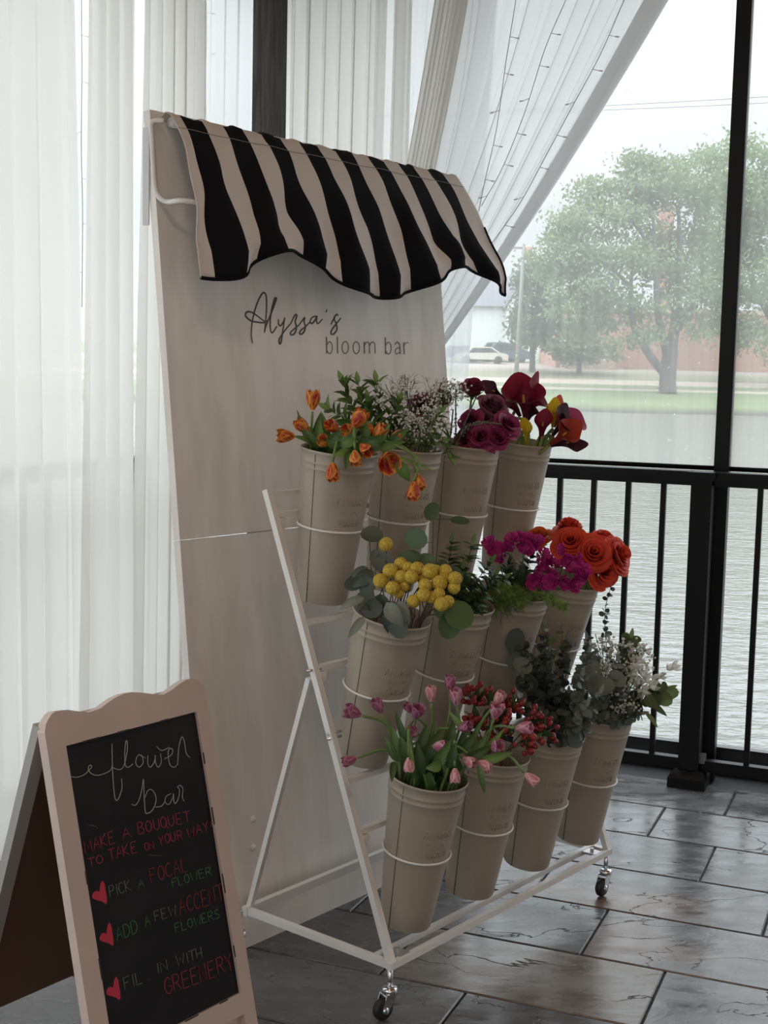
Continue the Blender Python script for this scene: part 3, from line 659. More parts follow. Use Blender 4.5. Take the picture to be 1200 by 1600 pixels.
for t in cols:
    ut = AU0+(AU1-AU0)*t; ub = HU0+(HU1-HU0)*t; zb = float(np.interp(ub, hd, hs)); row = []
    wr = .006*math.sin(t*70)+.004*math.sin(t*131+1)
    for (w_, z_) in prof0: row.append(W(ut+.003*math.sin(t*90), w_+wr*.3, z_+wr*.5))
    zf = 1.838+.010*math.sin(t*31)
    for s in np.linspace(.05, 1, 26):                # slack cloth: a slope that rounds over the front bar and hangs
        sl = min(1, s/.55); hg = max(0, (s-.55)/.45); k = 1/(1+math.exp(-(s-.55)*26))
        za = 2.028+(zf-2.028)*sl; w1 = .680+(.560-.680)*sl**.85
        z_ = za+(zb-zf)*hg; w_ = .680-.135*min(1, s/.85)**.8
        ww = (.013*math.sin(t*2*math.pi*8.2+.8)+.008*math.sin(t*2*math.pi*3.3+2))*min(1, max(0, s-.2)*1.6)+.006*math.sin(s*9+t*37)*s
        uu = ut+(ub-ut)*s+.011*math.sin(s*6.5+t*29)*s+.006*math.sin(s*13+t*61)*s*(1-s)*3
        row.append(W(uu, w_+ww, z_+.006*math.sin(t*50+s*8)*(1-s)*s*3))
    P.append(row)
P = np.array(P)
mb = MB(); mb.grid(P, mi=lambda i, j: 1 if par[i] == 0 else 0)
fab = mb.build('awning_fabric', [AWB, AWW], aw)
md = fab.modifiers.new('thickness', 'SOLIDIFY'); md.thickness = .0015
mb = MB(); mb.tube([p_ for p_ in P[:, -1]], .0045, 8); mb.tube([p_ for p_ in P[-1, 14:]], .0035, 6); mb.build('hem_piping', AWB, aw)
mb = MB(); mb.tube([p_+BN*.002+ZZ*.001 for p_ in P[:, 5]], .0008, 4); mb.build('stitch_line', mat('grey_thread', (.3, .3, .3), .8), aw)
ALU = mat('brushed_bracket', (.55, .55, .56), .4, .6)
mb = MB(); mb.tube([W(AU0+.01, .705, 2.03), W(AU1-.01, .705, 2.03)], .012, 10); mb.tube([W(AU0+.02, .615, 1.836), W(AU1-.02, .615, 1.836)], .009, 10); mb.build('awning_bar', WHITEM, aw)
for u_, sgn in ((AU0-.045, 2), (AU1-.03, -1)):
    mb = MB(); mb.box(W(u_+.012, .742, 1.90), U, .0016, WV, .011, ZZ, .115); mb.build('wall_plate', ALU, aw, smooth=False)
    mb = MB(); mb.tube(smooth_path([W(u_+.03, .700, 2.03), W(u_+.012, .722, 2.025), W(u_+.012, .722, 1.99), W(u_+.013, .712, 1.88), W(u_+.016, .70, 1.85), W(u_+.025, .68, 1.838), W(u_+.03, .63, 1.838), W(u_+sgn*.06, .615, 1.836)], 6), .0065, 8); mb.build('bracket_arm', WHITEM, aw)
# ================================================================ FLOWER STAND
st = thing('flower_stand', 'white metal tiered flower stand on casters holding twelve buckets', 'flower stand', W(.483, .22, 0))
B = .022
SW, SD = .966, .455; ZB = .125
legw = lambda z: .3925*(z-ZB)
def sbar(nm, a, b, w=B, h=B, side=None):
    mb = MB(); mb.bar(a, b, w, h, U if side is None else side); return mb.build(nm, WHITEM, st, smooth=False)
for u_ in (0, SW):
    sbar('leaning_leg', W(u_, legw(ZB), ZB), W(u_, legw(1.165), 1.165), .016, .017)
    sbar('back_strut', W(u_+(.006 if u_ == 0 else -.006), SD, ZB), W(u_+(.006 if u_ == 0 else -.006), .268, .735), .013, .013)
    sbar('side_base_bar', W(u_, 0, ZB), W(u_, SD, ZB), .016, .016)
sbar('front_base_bar', W(-.011, 0, ZB), W(SW+.011, 0, ZB), .015, .016, ZZ)
sbar('front_base_bar', W(-.005, .050, ZB+.003), W(SW+.005, .050, ZB+.003), .014, .014, ZZ)
sbar('back_base_bar', W(-.011, SD, ZB), W(SW+.011, SD, ZB), .016, .022, ZZ)
for z in (1.155, 1.108, .863, .762, .5135, .406):
    sbar('cross_bar', W(0, legw(z), z), W(SW, legw(z), z), .016, .012, ZZ)
for z in (1.108, .762, .406):
    for u_ in (.018, SW-.018):
        mb = MB(); c = W(u_, legw(z)-.006, z-.018); mb.box(c, U, .011, WV, .008, ZZ, .010); mb.box(c-ZZ*.014+U*.004, U, .006, WV, .005, ZZ, .006); mb.build('clip', WHITEM, st, smooth=False)
for u_, z in ((-.012, .76), (0, .62), (-.004, .61)):
    mb = MB(); mb.tube([W(u_-.012, legw(z), z), W(u_+.03, legw(z)-.005, z)], .0035, 8); mb.build('bolt', CHROME, st)
for u_ in (.05, SW-.05):
    mb = MB(); mb.box(W(u_, .022, ZB+.006), U, .018, WV, .022, ZZ, .003); mb.tube([W(u_, .022, ZB), W(u_, .022, ZB+.018)], .005, 8); mb.build('hinge_plate', ALU, st, smooth=False)
def caster(u_, w_, ang):
    c = W(u_, w_, 0); r = bpy.data.objects.new('caster', None); COL.objects.link(r); r.parent = st; ORG[r.name] = ORG[st.name]
    f_ = np.array([math.cos(ang), math.sin(ang), 0]); sd = np.cross(ZZ, f_); wc = c+f_*.018+ZZ*.026
    mb = MB(); mb.tube([c+ZZ*.062, c+ZZ*ZB], .0065, 10); mb.lathe([(0, .074), (.016, .074), (.018, .068), (.018, .062), (.012, .056), (0, .056)], c, ZZ, 16); mb.build('stem', CHROME, r)
    mb = MB()
    for s_ in (-1, 1):
        k = sd*s_*.013; mb.prism([c+f_*-.012+ZZ*.06+k, c+f_*.016+ZZ*.06+k, c+f_*.028+ZZ*.024+k, c+f_*.010+ZZ*.022+k], sd, .002)
    mb.box(c+f_*.002+ZZ*.060, f_, .014, sd, .0145, ZZ, .002); mb.build('fork', CHROME, r, smooth=False)
    mb = MB(); mb.lathe([(.006, -.010), (.020, -.010), (.0245, -.006), (.0255, 0), (.0245, .006), (.020, .010), (.006, .010)], wc, sd, 24); mb.build('wheel', RUBBER, r)
    mb = MB(); mb.lathe([(0, -.0155), (.0075, -.0155), (.0075, .0155), (0, .0155)], wc, sd, 12); mb.build('hub', CHROME, r)
    mb = MB(); mb.prism([c+f_*.008+ZZ*.05+sd*.012, c+f_*.014+ZZ*.05-sd*.012, c-f_*.012+ZZ*.022-sd*.018, c-f_*.022+ZZ*.03+sd*.010], ZZ, .002); mb.build('brake_lever', CHROME, r, smooth=False)
caster(0, .004, math.radians(215)); caster(SW, .004, math.radians(230)); caster(-.016, SD+.012, math.radians(160)); caster(SW, SD, math.radians(100))
# ================================================================ BUCKETS
BUCKET = mat('cream_enamel_bucket', (.40, .350, .285), .38, noise=(2.5, (.365, .315, .252), .4, .65))
SEAMM = mat('bucket_seam', (.10, .09, .075), .6)
HB = .362; RB, RT_ = .0605, .0895
UC = [.110, .366, .622, .878]; ROWS = [((.326, .902), (.281, 1.258)), ((.192, .540), (.112, .886)), ((.050, .181), (-.006, .5345))]
FONT = {'A': [[(0,0),(.3,1),(.6,0)],[(.12,.4),(.48,.4)]], 'B': [[(0,0),(0,1),(.4,1),(.5,.85),(.4,.55),(0,.52)],[(.4,.52),(.58,.3),(.45,0),(0,0)]], 'C': [[(.55,.85),(.35,1),(.12,.85),(0,.5),(.12,.12),(.35,0),(.58,.15)]], 'D': [[(0,0),(0,1),(.3,.98),(.55,.7),(.55,.3),(.3,.02),(0,0)]], 'E': [[(.5,1),(0,1),(0,0),(.5,0)],[(0,.5),(.4,.5)]], 'F': [[(.55,1),(0,1),(0,0)],[(0,.52),(.4,.52)]], 'G': [[(.55,.85),(.35,1),(.1,.85),(0,.45),(.15,.05),(.4,0),(.58,.2),(.58,.45),(.35,.45)]], 'H': [[(0,0),(0,1)],[(.55,0),(.55,1)],[(0,.5),(.55,.5)]], 'I': [[(.1,0),(.1,1)]], 'K': [[(0,0),(0,1)],[(.5,1),(0,.45),(.55,0)]], 'L': [[(0,1),(0,0),(.5,0)]], 'M': [[(0,0),(.08,1),(.35,.35),(.62,1),(.7,0)]], 'N': [[(0,0),(0,1),(.52,0),(.52,1)]], 'O': [[(.28,1),(.06,.8),(0,.5),(.08,.15),(.3,0),(.52,.18),(.58,.5),(.5,.85),(.28,1)]], 'P': [[(0,0),(0,1),(.4,1),(.52,.8),(.4,.52),(0,.5)]], 'Q': [[(.28,1),(.06,.8),(0,.5),(.08,.15),(.3,0),(.52,.18),(.58,.5),(.5,.85),(.28,1)],[(.35,.25),(.62,-.08)]], 'R': [[(0,0),(0,1),(.4,1),(.52,.78),(.4,.52),(0,.5)],[(.25,.5),(.58,0)]], 'S': [[(.52,.88),(.3,1),(.06,.85),(.08,.62),(.45,.42),(.52,.18),(.3,0),(0,.12)]], 'T': [[(-.05,1),(.6,1)],[(.28,1),(.28,0)]], 'U': [[(0,1),(.02,.2),(.25,0),(.5,.2),(.54,1)]], 'V': [[(0,1),(.28,0),(.56,1)]], 'W': [[(0,1),(.18,0),(.38,.7),(.58,0),(.78,1)]], 'Y': [[(0,1),(.28,.5),(.56,1)],[(.28,.5),(.28,0)]], '!': [[(.15,1),(.12,.3)],[(.11,.08),(.11,.0)]], '.': [[(.1,.12),(.14,.1)]], ' ': []}
ADV = {'M': .88, 'W': .95, 'I': .34, '!': .35, '.': .35, ' ': .45, 'T': .68}
def text_w(t): return sum(ADV.get(c, .76) for c in t)-.18
def text_strokes(t):
    x = 0; out = []
    for c in t:
        for s in FONT[c]: out.append([(x+a, b) for a, b in s])
        x += ADV.get(c, .76)
    return out
def make_bucket():
    r = thing('flower_bucket', 'x', 'bucket', (0, 0, 0), 'cream flower buckets on the stand')
    mb = MB(); rr = lambda z: RB+(RT_-RB)*z/HB
    prof = [(0, .004), (RB-.006, .004), (RB-.002, 0), (RB, .003)]
    for z in (.06, .12, .18, .24, .30): prof.append((rr(z), z))
    for zb in (HB-.040, HB-.026): prof += [(rr(zb-.0035), zb-.0035), (rr(zb)+.0016, zb-.001), (rr(zb)+.0016, zb+.001), (rr(zb+.0035), zb+.0035)]
    prof += [(rr(HB)-.0005, HB-.006), (rr(HB)+.0022, HB-.003), (rr(HB)+.003, HB), (rr(HB)+.0012, HB+.0028), (rr(HB)-.0012, HB+.001), (rr(HB)-.002, HB-.004)]
    for z in (.3, .2, .1, .012): prof.append((rr(z)-.002, z))
    prof.append((0, .010))
    mb.lathe(prof, (0, 0, 0), ZZ, 64); mb.build('body', BUCKET, r, auto=50)
    mb = MB(); a = 0; pts = [np.array([rr(z)+.0002, 0, z]) for z in (.002, HB*.5, HB-.004)]; mb.tube(pts, .0010, 6); mb.build('seam', SEAMM, r)
    mb = MB()
    for t, z0, h in (('FLOWERS', .245, .017), ('GARDEN', .196, .015)):
        w_ = text_w(t)*h*.82
        for s in text_strokes(t):
            pts = []
            for (x, y) in s:
                z = z0+y*h; rad = rr(z)+.0002; al = EMB+(x*h*.82-w_/2)/rad; pts.append(np.array([rad*math.cos(al), rad*math.sin(al), z]))
            q = [];
            for i in range(len(pts)-1): q += [pts[i]*(1-k)+pts[i+1]*k for k in (0, .5)]
            mb.tube(q+[pts[-1]], .0011, 5)
    for sgn in (-1, 1):
        q = []
        for k in np.linspace(0, 1, 9):
            z = .228+.004*math.sin(k*math.pi*2)*sgn; rad = rr(z)+.0002; al = EMB+sgn*(.05+.3*k); q.append(np.array([rad*math.cos(al), rad*math.sin(al), z]))
        mb.tube(q, .0010, 5)
    mb.build('embossed_lettering', BUCKET, r)
    return r
EMB = math.radians(70)
BLAB = [['with orange tulips, by the end of the stand', 'with white gypsophila and purple blooms', 'with mauve and wine roses', 'with calla lilies, by the river railing'],
        ['with yellow ball flowers', 'with mixed green sprays', 'with feathery fern greens under magenta blooms', 'with coral roses, half hidden by fern'],
        ['with pink tulips, above a front caster', 'with red berry sprigs', 'with dark eucalyptus', 'with white flowers and eucalyptus']]
ROWN = ['top tier cream bucket ', 'middle tier cream bucket ', 'bottom tier cream bucket ']
proto = make_bucket(); BK = {}
for ri in range(3):
    for ci in range(4):
        o = proto if (ri, ci) == (0, 0) else copy_tree(proto)
        (wb, zb), (wt, zt) = ROWS[ri]; b0 = W(UC[ci], wb, zb); t0 = W(UC[ci], wt, zt); ax = unit(t0-b0); t0 = b0+ax*HB
        view = unit((CAM-b0)*np.array([1, 1, 0])); side = np.cross(view, ZZ)    # side: towards the left of the view
        x = view*math.cos(math.radians(38))+np.cross(ZZ, view)*-math.sin(math.radians(38)); x = unit(x-(x@ax)*ax); y = np.cross(ax, x)
        m = Matrix.Identity(4)
        for i in range(3): m[i][0] = x[i]; m[i][1] = y[i]; m[i][2] = ax[i]; m[i][3] = b0[i]
        o.matrix_world = m; o['label'] = ROWN[ri]+BLAB[ri][ci]
        BK[ri, ci] = (b0, t0, ax)
        # holder hoop on the stand
        zc = HB*.50; rad = RB+(RT_-RB)*.5+.0035; c = b0+ax*zc
        xx = unit(U-(U@ax)*ax); yy = np.cross(ax, xx)
        mb = MB(); mb.tube([c+xx*rad*math.cos(q)+yy*rad*math.sin(q) for q in np.linspace(0, 2*math.pi, 49)], .0028, 8, cap=False)
        zbar = (1.108, .762, .406)[ri]; bp = W(UC[ci], legw(zbar), zbar); p1 = c+unit((bp-c)-((bp-c)@ax)*ax)*rad
        mb.tube([p1, bp], .0028, 8); mb.build('holder_hoop', WHITEM, st)
# ================================================================ CHALKBOARD SIGN
SE_ = np.array([math.cos(math.radians(53)), math.sin(math.radians(53)), 0]); SB = np.array([-SE_[1], SE_[0], 0])
SL = math.radians(13.3); SV = ZZ*math.cos(SL)+SB*math.sin(SL); SN = np.cross(SE_, SV)   # SN faces the camera side
SO = CAM+unit(ray((103, 1163)))*2.6
def onsgn(px, py, lift=0): return on_plane((px, py), SO+SN*lift, SN)
def sp(x, y, n=0): return SO+SE_*x+SV*y+SN*n
yb = -SO[2]/SV[2]; yfoot = yb+.001
WARMW = mat('pale_warm_cast_paint', (.60, .475, .42), .55, noise=(6, (.54, .43, .385), .4, .7)); CHALKB = mat('black_chalkboard', (.010, .010, .012), .7, spec=.25, noise=(5, (.017, .017, .019), .45, .75))  # pink cast of the warm room light is put into the frame colour
HARD = mat('brown_hardboard', (.12, .058, .030), .65); EDGEW = mat('grey_painted_edge', (.36, .34, .32), .6)
sg = thing('chalkboard_sign', 'pale framed folding chalkboard with handwritten flower bar message on the slate floor', 'chalkboard sign', sp(.17, yfoot)*np.array([1, 1, 0]))
XR = .3405; YB = -.585
wave = [(200,300),(205,262),(215,240),(232,215),(250,202),(300,197),(350,204),(400,208),(450,190),(485,163),(520,140),(555,124),(590,118),(640,121),(690,128),(730,130),(765,110),(800,82),(830,64),(860,57),(890,65),(910,90),(920,130)]
wv = [((onsgn(x/2.857, 1040+y/2.857)-SO)@SE_, (onsgn(x/2.857, 1040+y/2.857)-SO)@SV) for x, y in wave]
xl, xr = wv[0][0], wv[-1][0]
T_ = .022
mb = MB()
rail_poly = [(xl, -.003)]+wv+[(xr, -.003)]
mb.prism([sp(x, y) for x, y in rail_poly][::-1], SN, T_); mb.build('top_rail', WARMW, sg, smooth=False)
for a, b in ((xl, .0), (XR, xr)):
    mb = MB(); mb.box(sp((a+b)/2, (yfoot-.003)/2, -T_/2), SE_, (b-a)/2, SV, (-yfoot-.003)/2, SN, T_/2); mb.build('stile', WARMW, sg, smooth=False)
mb = MB(); mb.box(sp(XR/2, YB-.022, -T_/2), SE_, XR/2, SV, .022, SN, T_/2); mb.build('middle_rail', WARMW, sg, smooth=False)
mb = MB(); mb.box(sp(XR/2, YB-.085, -T_*.7), SE_, XR/2, SV, .041, SN, .004); mb.build('lower_panel', WARMW, sg, smooth=False)
mb = MB(); mb.box(sp(XR/2, YB/2, -.009), SE_, XR/2, SV, -YB/2, SN, .003); mb.build('chalk_panel', CHALKB, sg, smooth=False)
# worn dark chips along the frame edges
CHIP = mat('worn_dark_wood', (.04, .03, .025), .8)
for (x, y, l) in ((.0, -.42, .02), (.0, -.25, .012), (XR, -.10, .012), (XR, -.22, .018), (XR, -.36, .02), (XR, -.50, .012)):
    mb = MB(); mb.box(sp(x, y, .0002), SV, l, SE_, .0016, SN, .0004); mb.build('worn_chip', CHIP, sg, smooth=False)
for (x, y, l) in ((.06, -.0035, .02), (.14, -.0035, .015), (.25, -.0035, .012), (.20, YB, .018), (.29, YB, .012)):
    mb = MB(); mb.box(sp(x, y, .0002), SE_, l, SV, .0015, SN, .0004); mb.build('worn_chip', CHIP, sg, smooth=False)
# rear leaf
RL = math.radians(19); HG = sp(0, .045, -T_-.002); RV = SB*math.sin(RL)-ZZ*math.cos(RL); RN = np.cross(SE_, RV)
rlen = HG[2]/math.cos(RL)
def rp(x, y, n=0): return HG+SE_*x+RV*y+RN*n
_h = CAM+ray((60, 1546))*(((HG-CAM)@RN)/(ray((60, 1546))@RN)); rb = float((_h-HG)@RV)
rear = bpy.data.objects.new('rear_leaf', None); COL.objects.link(rear); rear.parent = sg; ORG[rear.name] = ORG[sg.name]
for a, b in ((xl+.002, xl+.032), (xr-.032, xr-.002)):
    mb = MB(); mb.box(rp((a+b)/2, rlen/2, 0), SE_, (b-a)/2, RV, rlen/2-.002, RN, .010); mb.build('rear_stile', EDGEW, rear, smooth=False)
mb = MB(); mb.box(rp((xl+xr)/2, .018, 0), SE_, (xr-xl)/2-.03, RV, .018, RN, .010); mb.build('rear_top_rail', EDGEW, rear, smooth=False)
mb = MB(); mb.box(rp((xl+xr)/2, (rb+.02)/2, 0), SE_, (xr-xl)/2-.03, RV, (rb-.02)/2, RN, .003); mb.build('hardboard_panel', HARD, rear, smooth=False)
for x in (xl+.06, xr-.06):
    mb = MB(); mb.tube([rp(x-.02, -.002, 0), rp(x+.02, -.002, 0)], .004, 8); mb.build('hinge', ALU, rear)
# chalk writing
cs = lambda x, y: onsgn(90+x/3.333, 1120+y/3.333, -.0057)
CH = {k: mat('chalk_'+k, c, .95) for k, c in dict(white=(.40, .41, .40), pink=(.33, .035, .08), red=(.27, .035, .05), green=(.05, .19, .06), grey=(.13, .16, .115), heart=(.52, .04, .075)).items()}
FLW = [[(60,310),(100,315),(140,300),(165,275),(178,262),(172,252),(162,258),(160,275),(175,295),(205,305),(245,295),(275,278),(284,255)], [(283,140),(284,200),(287,300),(295,400),(305,435),(320,420),(335,370),(333,322)], [(288,265),(320,275),(345,255),(362,180),(362,130),(355,130),(350,180),(352,250),(370,262),(392,245)], [(425,195),(410,215),(408,245),(425,262),(445,240),(440,205),(428,200),(458,215)], [(470,200),(470,245),(485,262),(505,230),(508,200),(510,240),(525,262),(540,235),(535,190)], [(515,155),(540,175),(570,165),(582,158)], [(555,220),(590,200),(600,175),(585,165),(575,190),(585,250),(610,262),(625,245)], [(625,250),(630,170),(640,120),(650,105),(660,130),(670,190),(690,212)]]
BAR = [[(385,455),(405,460),(425,430),(440,370),(447,325),(450,400),(455,480),(462,503),(490,490),(510,450),(510,410),(490,380),(470,385),(455,420)], [(510,470),(540,465),(560,440)], [(590,400),(565,415),(560,445),(580,455),(600,420),(603,400),(605,440),(615,450),(630,420),(635,380),(625,365),(640,358),(652,375),(650,420),(660,440)]]
for nm, ss in (('chalk_word', FLW), ('chalk_word', BAR)):
    mb = MB()
    for s_ in ss: stroke(mb, s_, .0009, prj=cs, taper=.7, n=5)
    tag(mb.build(nm, CH['white'], sg), 'white chalk script')
for t, a, b, h, c in (('MAKE', (145,715), (300,655), 68, 'pink'), ('A', (338,642), (382,625), 56, 'pink'), ('BOUQUET', (425,612), (690,548), 62, 'pink'), ('TO', (165,783), (235,762), 46, 'pink'), ('TAKE', (272,750), (415,704), 62, 'pink'), ('ON', (455,700), (505,686), 42, 'pink'), ('YOUR', (530,672), (650,636), 52, 'pink'), ('WAY!', (680,628), (805,588), 52, 'pink'),
        ('PICK', (275,938), (385,905), 62, 'grey'), ('A', (422,895), (452,884), 46, 'green'), ('FOCAL', (487,865), (680,803), 78, 'red'), ('FLOWER', (600,890), (800,823), 48, 'green'), ('ADD', (310,1170), (420,1123), 72, 'green'), ('A', (455,1098), (482,1085), 58, 'green'), ('FEW', (510,1066), (618,1032), 56, 'grey'), ('ACCENT', (640,1032), (862,955), 88, 'red'), ('FLOWERS', (615,1125), (845,1045), 50, 'green'),
        ('FIL', (352,1420), (440,1382), 66, 'grey'), ('.', (474,1376), (486,1372), 50, 'grey'), ('IN', (520,1338), (576,1312), 54, 'grey'), ('WITH', (625,1302), (757,1252), 58, 'grey'), ('GREENERY', (565,1450), (918,1315), 90, 'pink')):
    a, b = np.array(a, float), np.array(b, float); dx = (b-a)/max(.3, text_w(t)); upv = np.array([-.16, -1.])*h*.93
    mb = MB()
    for s_ in text_strokes(t):
        j = RNG.normal(0, 1.6, 2)
        stroke(mb, [tuple(a+dx*x+upv*y+j) for x, y in s_], .00105, smooth=False, prj=cs, taper=.85, n=5)
    mb.build('chalk_word', CH[c], sg)
mb = MB(); stroke(mb, [(160,565),(185,566),(210,580)], .0006, prj=cs, n=4); stroke(mb, [(470,720),(500,722),(545,722)], .0005, prj=cs, n=4); mb.build('chalk_smear', CH['grey'], sg)
HRT = [(235,856),(225,870),(220,893),(217,911),(204,907),(190,914),(181,927),(182,942),(195,950),(215,955),(235,961),(254,971),(257,945),(251,905),(245,874)]
for dx, dy, sx in ((0, 0, 1), (37, 218, .93), (72, 500, .95)):
    mb = MB(); q = [cs(215+(x-215)*sx+dx, 915+(y-915)*1.05+dy) for x, y in HRT]; q = smooth_path(q+[q[0]], 4)[:-1]; mb.prism(q[::-1], SN, .0006)
    tag(mb.build('chalk_heart', CH['heart'], sg, smooth=False), 'pinkish red chalk heart')
# ================================================================ FLOWERS
PETAL = mat('soft_petal', vcol=True, rough=.55, spec=.3, trans=.18)
STEMG = mat('green_stem', (.14, .22, .06), .55)
LEAFG = mat('leaf_green', vcol=True, rough=.5, trans=.25)
WOODY = mat('brown_stem', (.10, .07, .045), .7)
def bdepth(b): return depth_of(BK[b][1])
def bp(b, px, py, dz=0): return at(px, py, bdepth(b)-dz)
def frame_of(ax, roll=0):
    ax = unit(ax); h = np.array([0, 0, 1.]) if abs(ax[2]) < .9 else np.array([1., 0, 0])
    x = unit(np.cross(h, ax)); y = np.cross(ax, x); c, s = math.cos(roll), math.sin(roll)
    return c*x+s*y, -s*x+c*y, ax
def stem_path(b, bloom, ddir, reach=.06, inset=.066, lift=.03):
    b0, t0, ax = BK[b]; v = bloom-t0; lat = v-(v@ax)*ax; ln = np.linalg.norm(lat)
    e = unit(lat) if ln > 1e-4 else unit(np.cross(ax, ZZ))
    k = min(ln*.85, inset)
    root = b0+ax*.014+e*min(.03, k*.5); q = t0+e*k-ax*.008; end = bloom-unit(ddir)*.004; pre = bloom-unit(ddir)*reach
    pts = [root, b0*.5+t0*.5+e*k*.75, q]
    if ln > inset+.02 or (v@ax) < .02: pts.append(t0+e*(k+.016)+ax*lift)
    if np.linalg.norm(pre-pts[-1]) > .02: pts.append(pre)
    pts.append(end); return smooth_path(pts, 6)
def cols(a, b, t): return np.asarray(a)*(1-t)+np.asarray(b)*t
def blade(mb, base, tip, w, up, bend=.0, fold=.25, col=(.10, .20, .05), col2=None, n=9, tw=0):
    base, tip = np.asarray(base, float), np.asarray(tip, float); d = tip-base; L_ = np.linalg.norm(d); t = unit(d)
    s_ = unit(np.cross(t, up)); nn = np.cross(s_, t); P = []; C = []
    for k in range(n):
        u = k/(n-1); ww = w*math.sin(math.pi*min(1, .06+.94*u**.8))**.8 if 0 < u < 1 else w*.06
        c = base+d*u+nn*bend*L_*math.sin(math.pi*u); a = tw*u; s2 = s_*math.cos(a)+nn*math.sin(a); n2 = np.cross(s2, t)
        for j in (-1, -.5, 0, .5, 1):
            P.append(c+s2*ww*j+n2*ww*fold*abs(j)); C.append(cols(col, col2 if col2 is not None else np.asarray(col)*1.25, .5+.5*math.cos(j*3)))
    mb.grid(np.array(P).reshape(n, 5, 3), np.array(C))
# ---- tulips
TUL = {'orange': ((.42, .015, .035), (.92, .46, .06)), 'redor': ((.44, .02, .04), (.90, .42, .06)), 'yellow': ((.60, .10, .04), (.92, .56, .12)),
       'pink': ((.46, .10, .22), (.80, .52, .58)), 'mauve': ((.30, .06, .15), (.56, .28, .38)), 'pale': ((.56, .18, .24), (.84, .56, .56))}
def bloom_tulip(mb, base, ax, h, c, opn=.0, seed=0):
    rg = np.random.default_rng(seed); x, y, z = frame_of(ax, rg.random()*6); cc, ce = TUL[c]
    for ring in (0, 1):
        for k in range(3):
            a0 = 2*math.pi*(k/3+ring/6)+rg.normal()*.06; R = h*(.385-.03*ring); hh = h*(1-.03*ring+rg.normal()*.02); op = opn+rg.normal()*.03
            P = []; C = []
            for i in range(10):
                s = i/9; r = R*(math.sin(math.pi*(.06+.66*s))**.75)*(1-.12*s)+op*h*s*s*.5
                wd = 1.12*math.sin(math.pi*min(1, .16+.84*s)**1.25)**.75 if s < 1 else .02
                for j in range(7):
                    t = j/3-1; a = a0+t*wd; rr_ = r*(1-.06*(1-abs(t)))+.012*h*abs(t)**2*s
                    P.append(base+z*(hh*(s**.92)*(1-.05*abs(t)*s))+(x*math.cos(a)+y*math.sin(a))*rr_)
                    f = min(1, max(0, abs(t)**1.5*1.05+max(0, s-.70)*1.7+max(0, .20-s)*3+.12*rg.normal()-.08))
                    C.append(cols(cc, ce, f))
            mb.grid(np.array(P).reshape(10, 7, 3), np.array(C))
def tulip(b, px, py, dz, d3, hpx, c, label, opn=0, group=None, seed=0, reach=.06, lift=.03):
    ax = scr(*d3); ctr = bp(b, px, py, dz); h = hpx*depth_of(ctr)/FPX; base = ctr-ax*h*.5
    path = stem_path(b, base, ax, reach, lift=lift); r = thing('tulip', label, 'tulip', path[0], group)
    mb = MB(); mb.tube(path, .0032, 7); mb.build('stem', STEMG, r)
    mb = MB(); bloom_tulip(mb, base, ax, h, c, opn, seed+int(px*7+py)); mb.build('bloom', PETAL, r)
    return r
def tleaf(b, root, base, tip, dz0, dz1, w, col, bend=.12, up=None, label=None, tw=0):
    """loose tulip leaf: parts of the tulip whose root is given"""
    mb = MB(); blade(mb, bp(b, *base, dz0), bp(b, *tip, dz1), w, -FW if up is None else up, bend, .35, col, None, 11, tw); mb.build('leaf', LEAFG, root)
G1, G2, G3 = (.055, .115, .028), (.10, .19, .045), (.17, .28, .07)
b = (0, 0); T = {}
OT = [(489, 624, .0, (.05, 1, .1), 33, 'orange', 'single upright orange tulip standing tallest above the top tier end bucket', 0),
 (472, 665, .03, (-.75, .75, .4), 30, 'orange', 'orange tulip leaning up over the rim beside the lowest outward one', 0),
 (446, 681, .04, (-1, .05, .4), 29, 'redor', 'orange tulip stretching sideways farthest out over the bare board', .15),
 (520, 667, .05, (-.55, .35, .6), 28, 'redor', 'red orange tulip among leaves just behind the small yellow tulip', .1),
 (546, 671, .06, (-.6, -.2, .7), 27, 'yellow', 'pale orange tulip facing out below the big tilted tulip', .2),
 (561, 654, .05, (.55, .85, .3), 36, 'redor', 'big orange tulip tilted upward in the middle of the bunch', 0),
 (509, 689, .06, (-.5, .1, .7), 25, 'yellow', 'small mostly yellow tulip low by the rim', .3),
 (575, 673, .05, (.2, .9, .4), 23, 'yellow', 'half hidden yellow orange tulip behind the big tilted one', 0),
 (593, 676, .05, (.6, .8, .3), 33, 'redor', 'narrow orange tulip bud rising at a slant with a green leaf', 0),
 (620, 682, .05, (.9, .35, .4), 26, 'redor', 'reddish tulip lying low at the side towards the white gypsophila', 0),
 (571, 702, .09, (.55, -.6, .6), 27, 'redor', 'dark orange tulip nodding over the rim beside the open one', .2),
 (555, 716, .11, (.05, -1, .5), 27, 'yellow', 'pale orange tulip hanging straight down over the rim', .05),
 (520, 738, .12, (.02, -1, .25), 30, 'redor', 'orange tulip drooping lowest on the face of its bucket', 0),
 (606, 719, .10, (.25, -.55, .9), 36, 'redor', 'wide open orange tulip with a red heart over the rim', .5),
 (646, 768, .11, (-.1, -1, .3), 31, 'redor', 'front one of the paired tulips drooping on the next bucket', 0),
 (655, 753, .09, (.35, -1, .3), 29, 'redor', 'rear one of the paired tulips drooping on the next bucket', 0)]
for i, (px, py, dz, d3, hp, c, lb, op) in enumerate(OT):
    T[i] = tulip(b, px, py, dz, d3, hp, c, lb, op, lift=.045 if i >= 14 else .03)
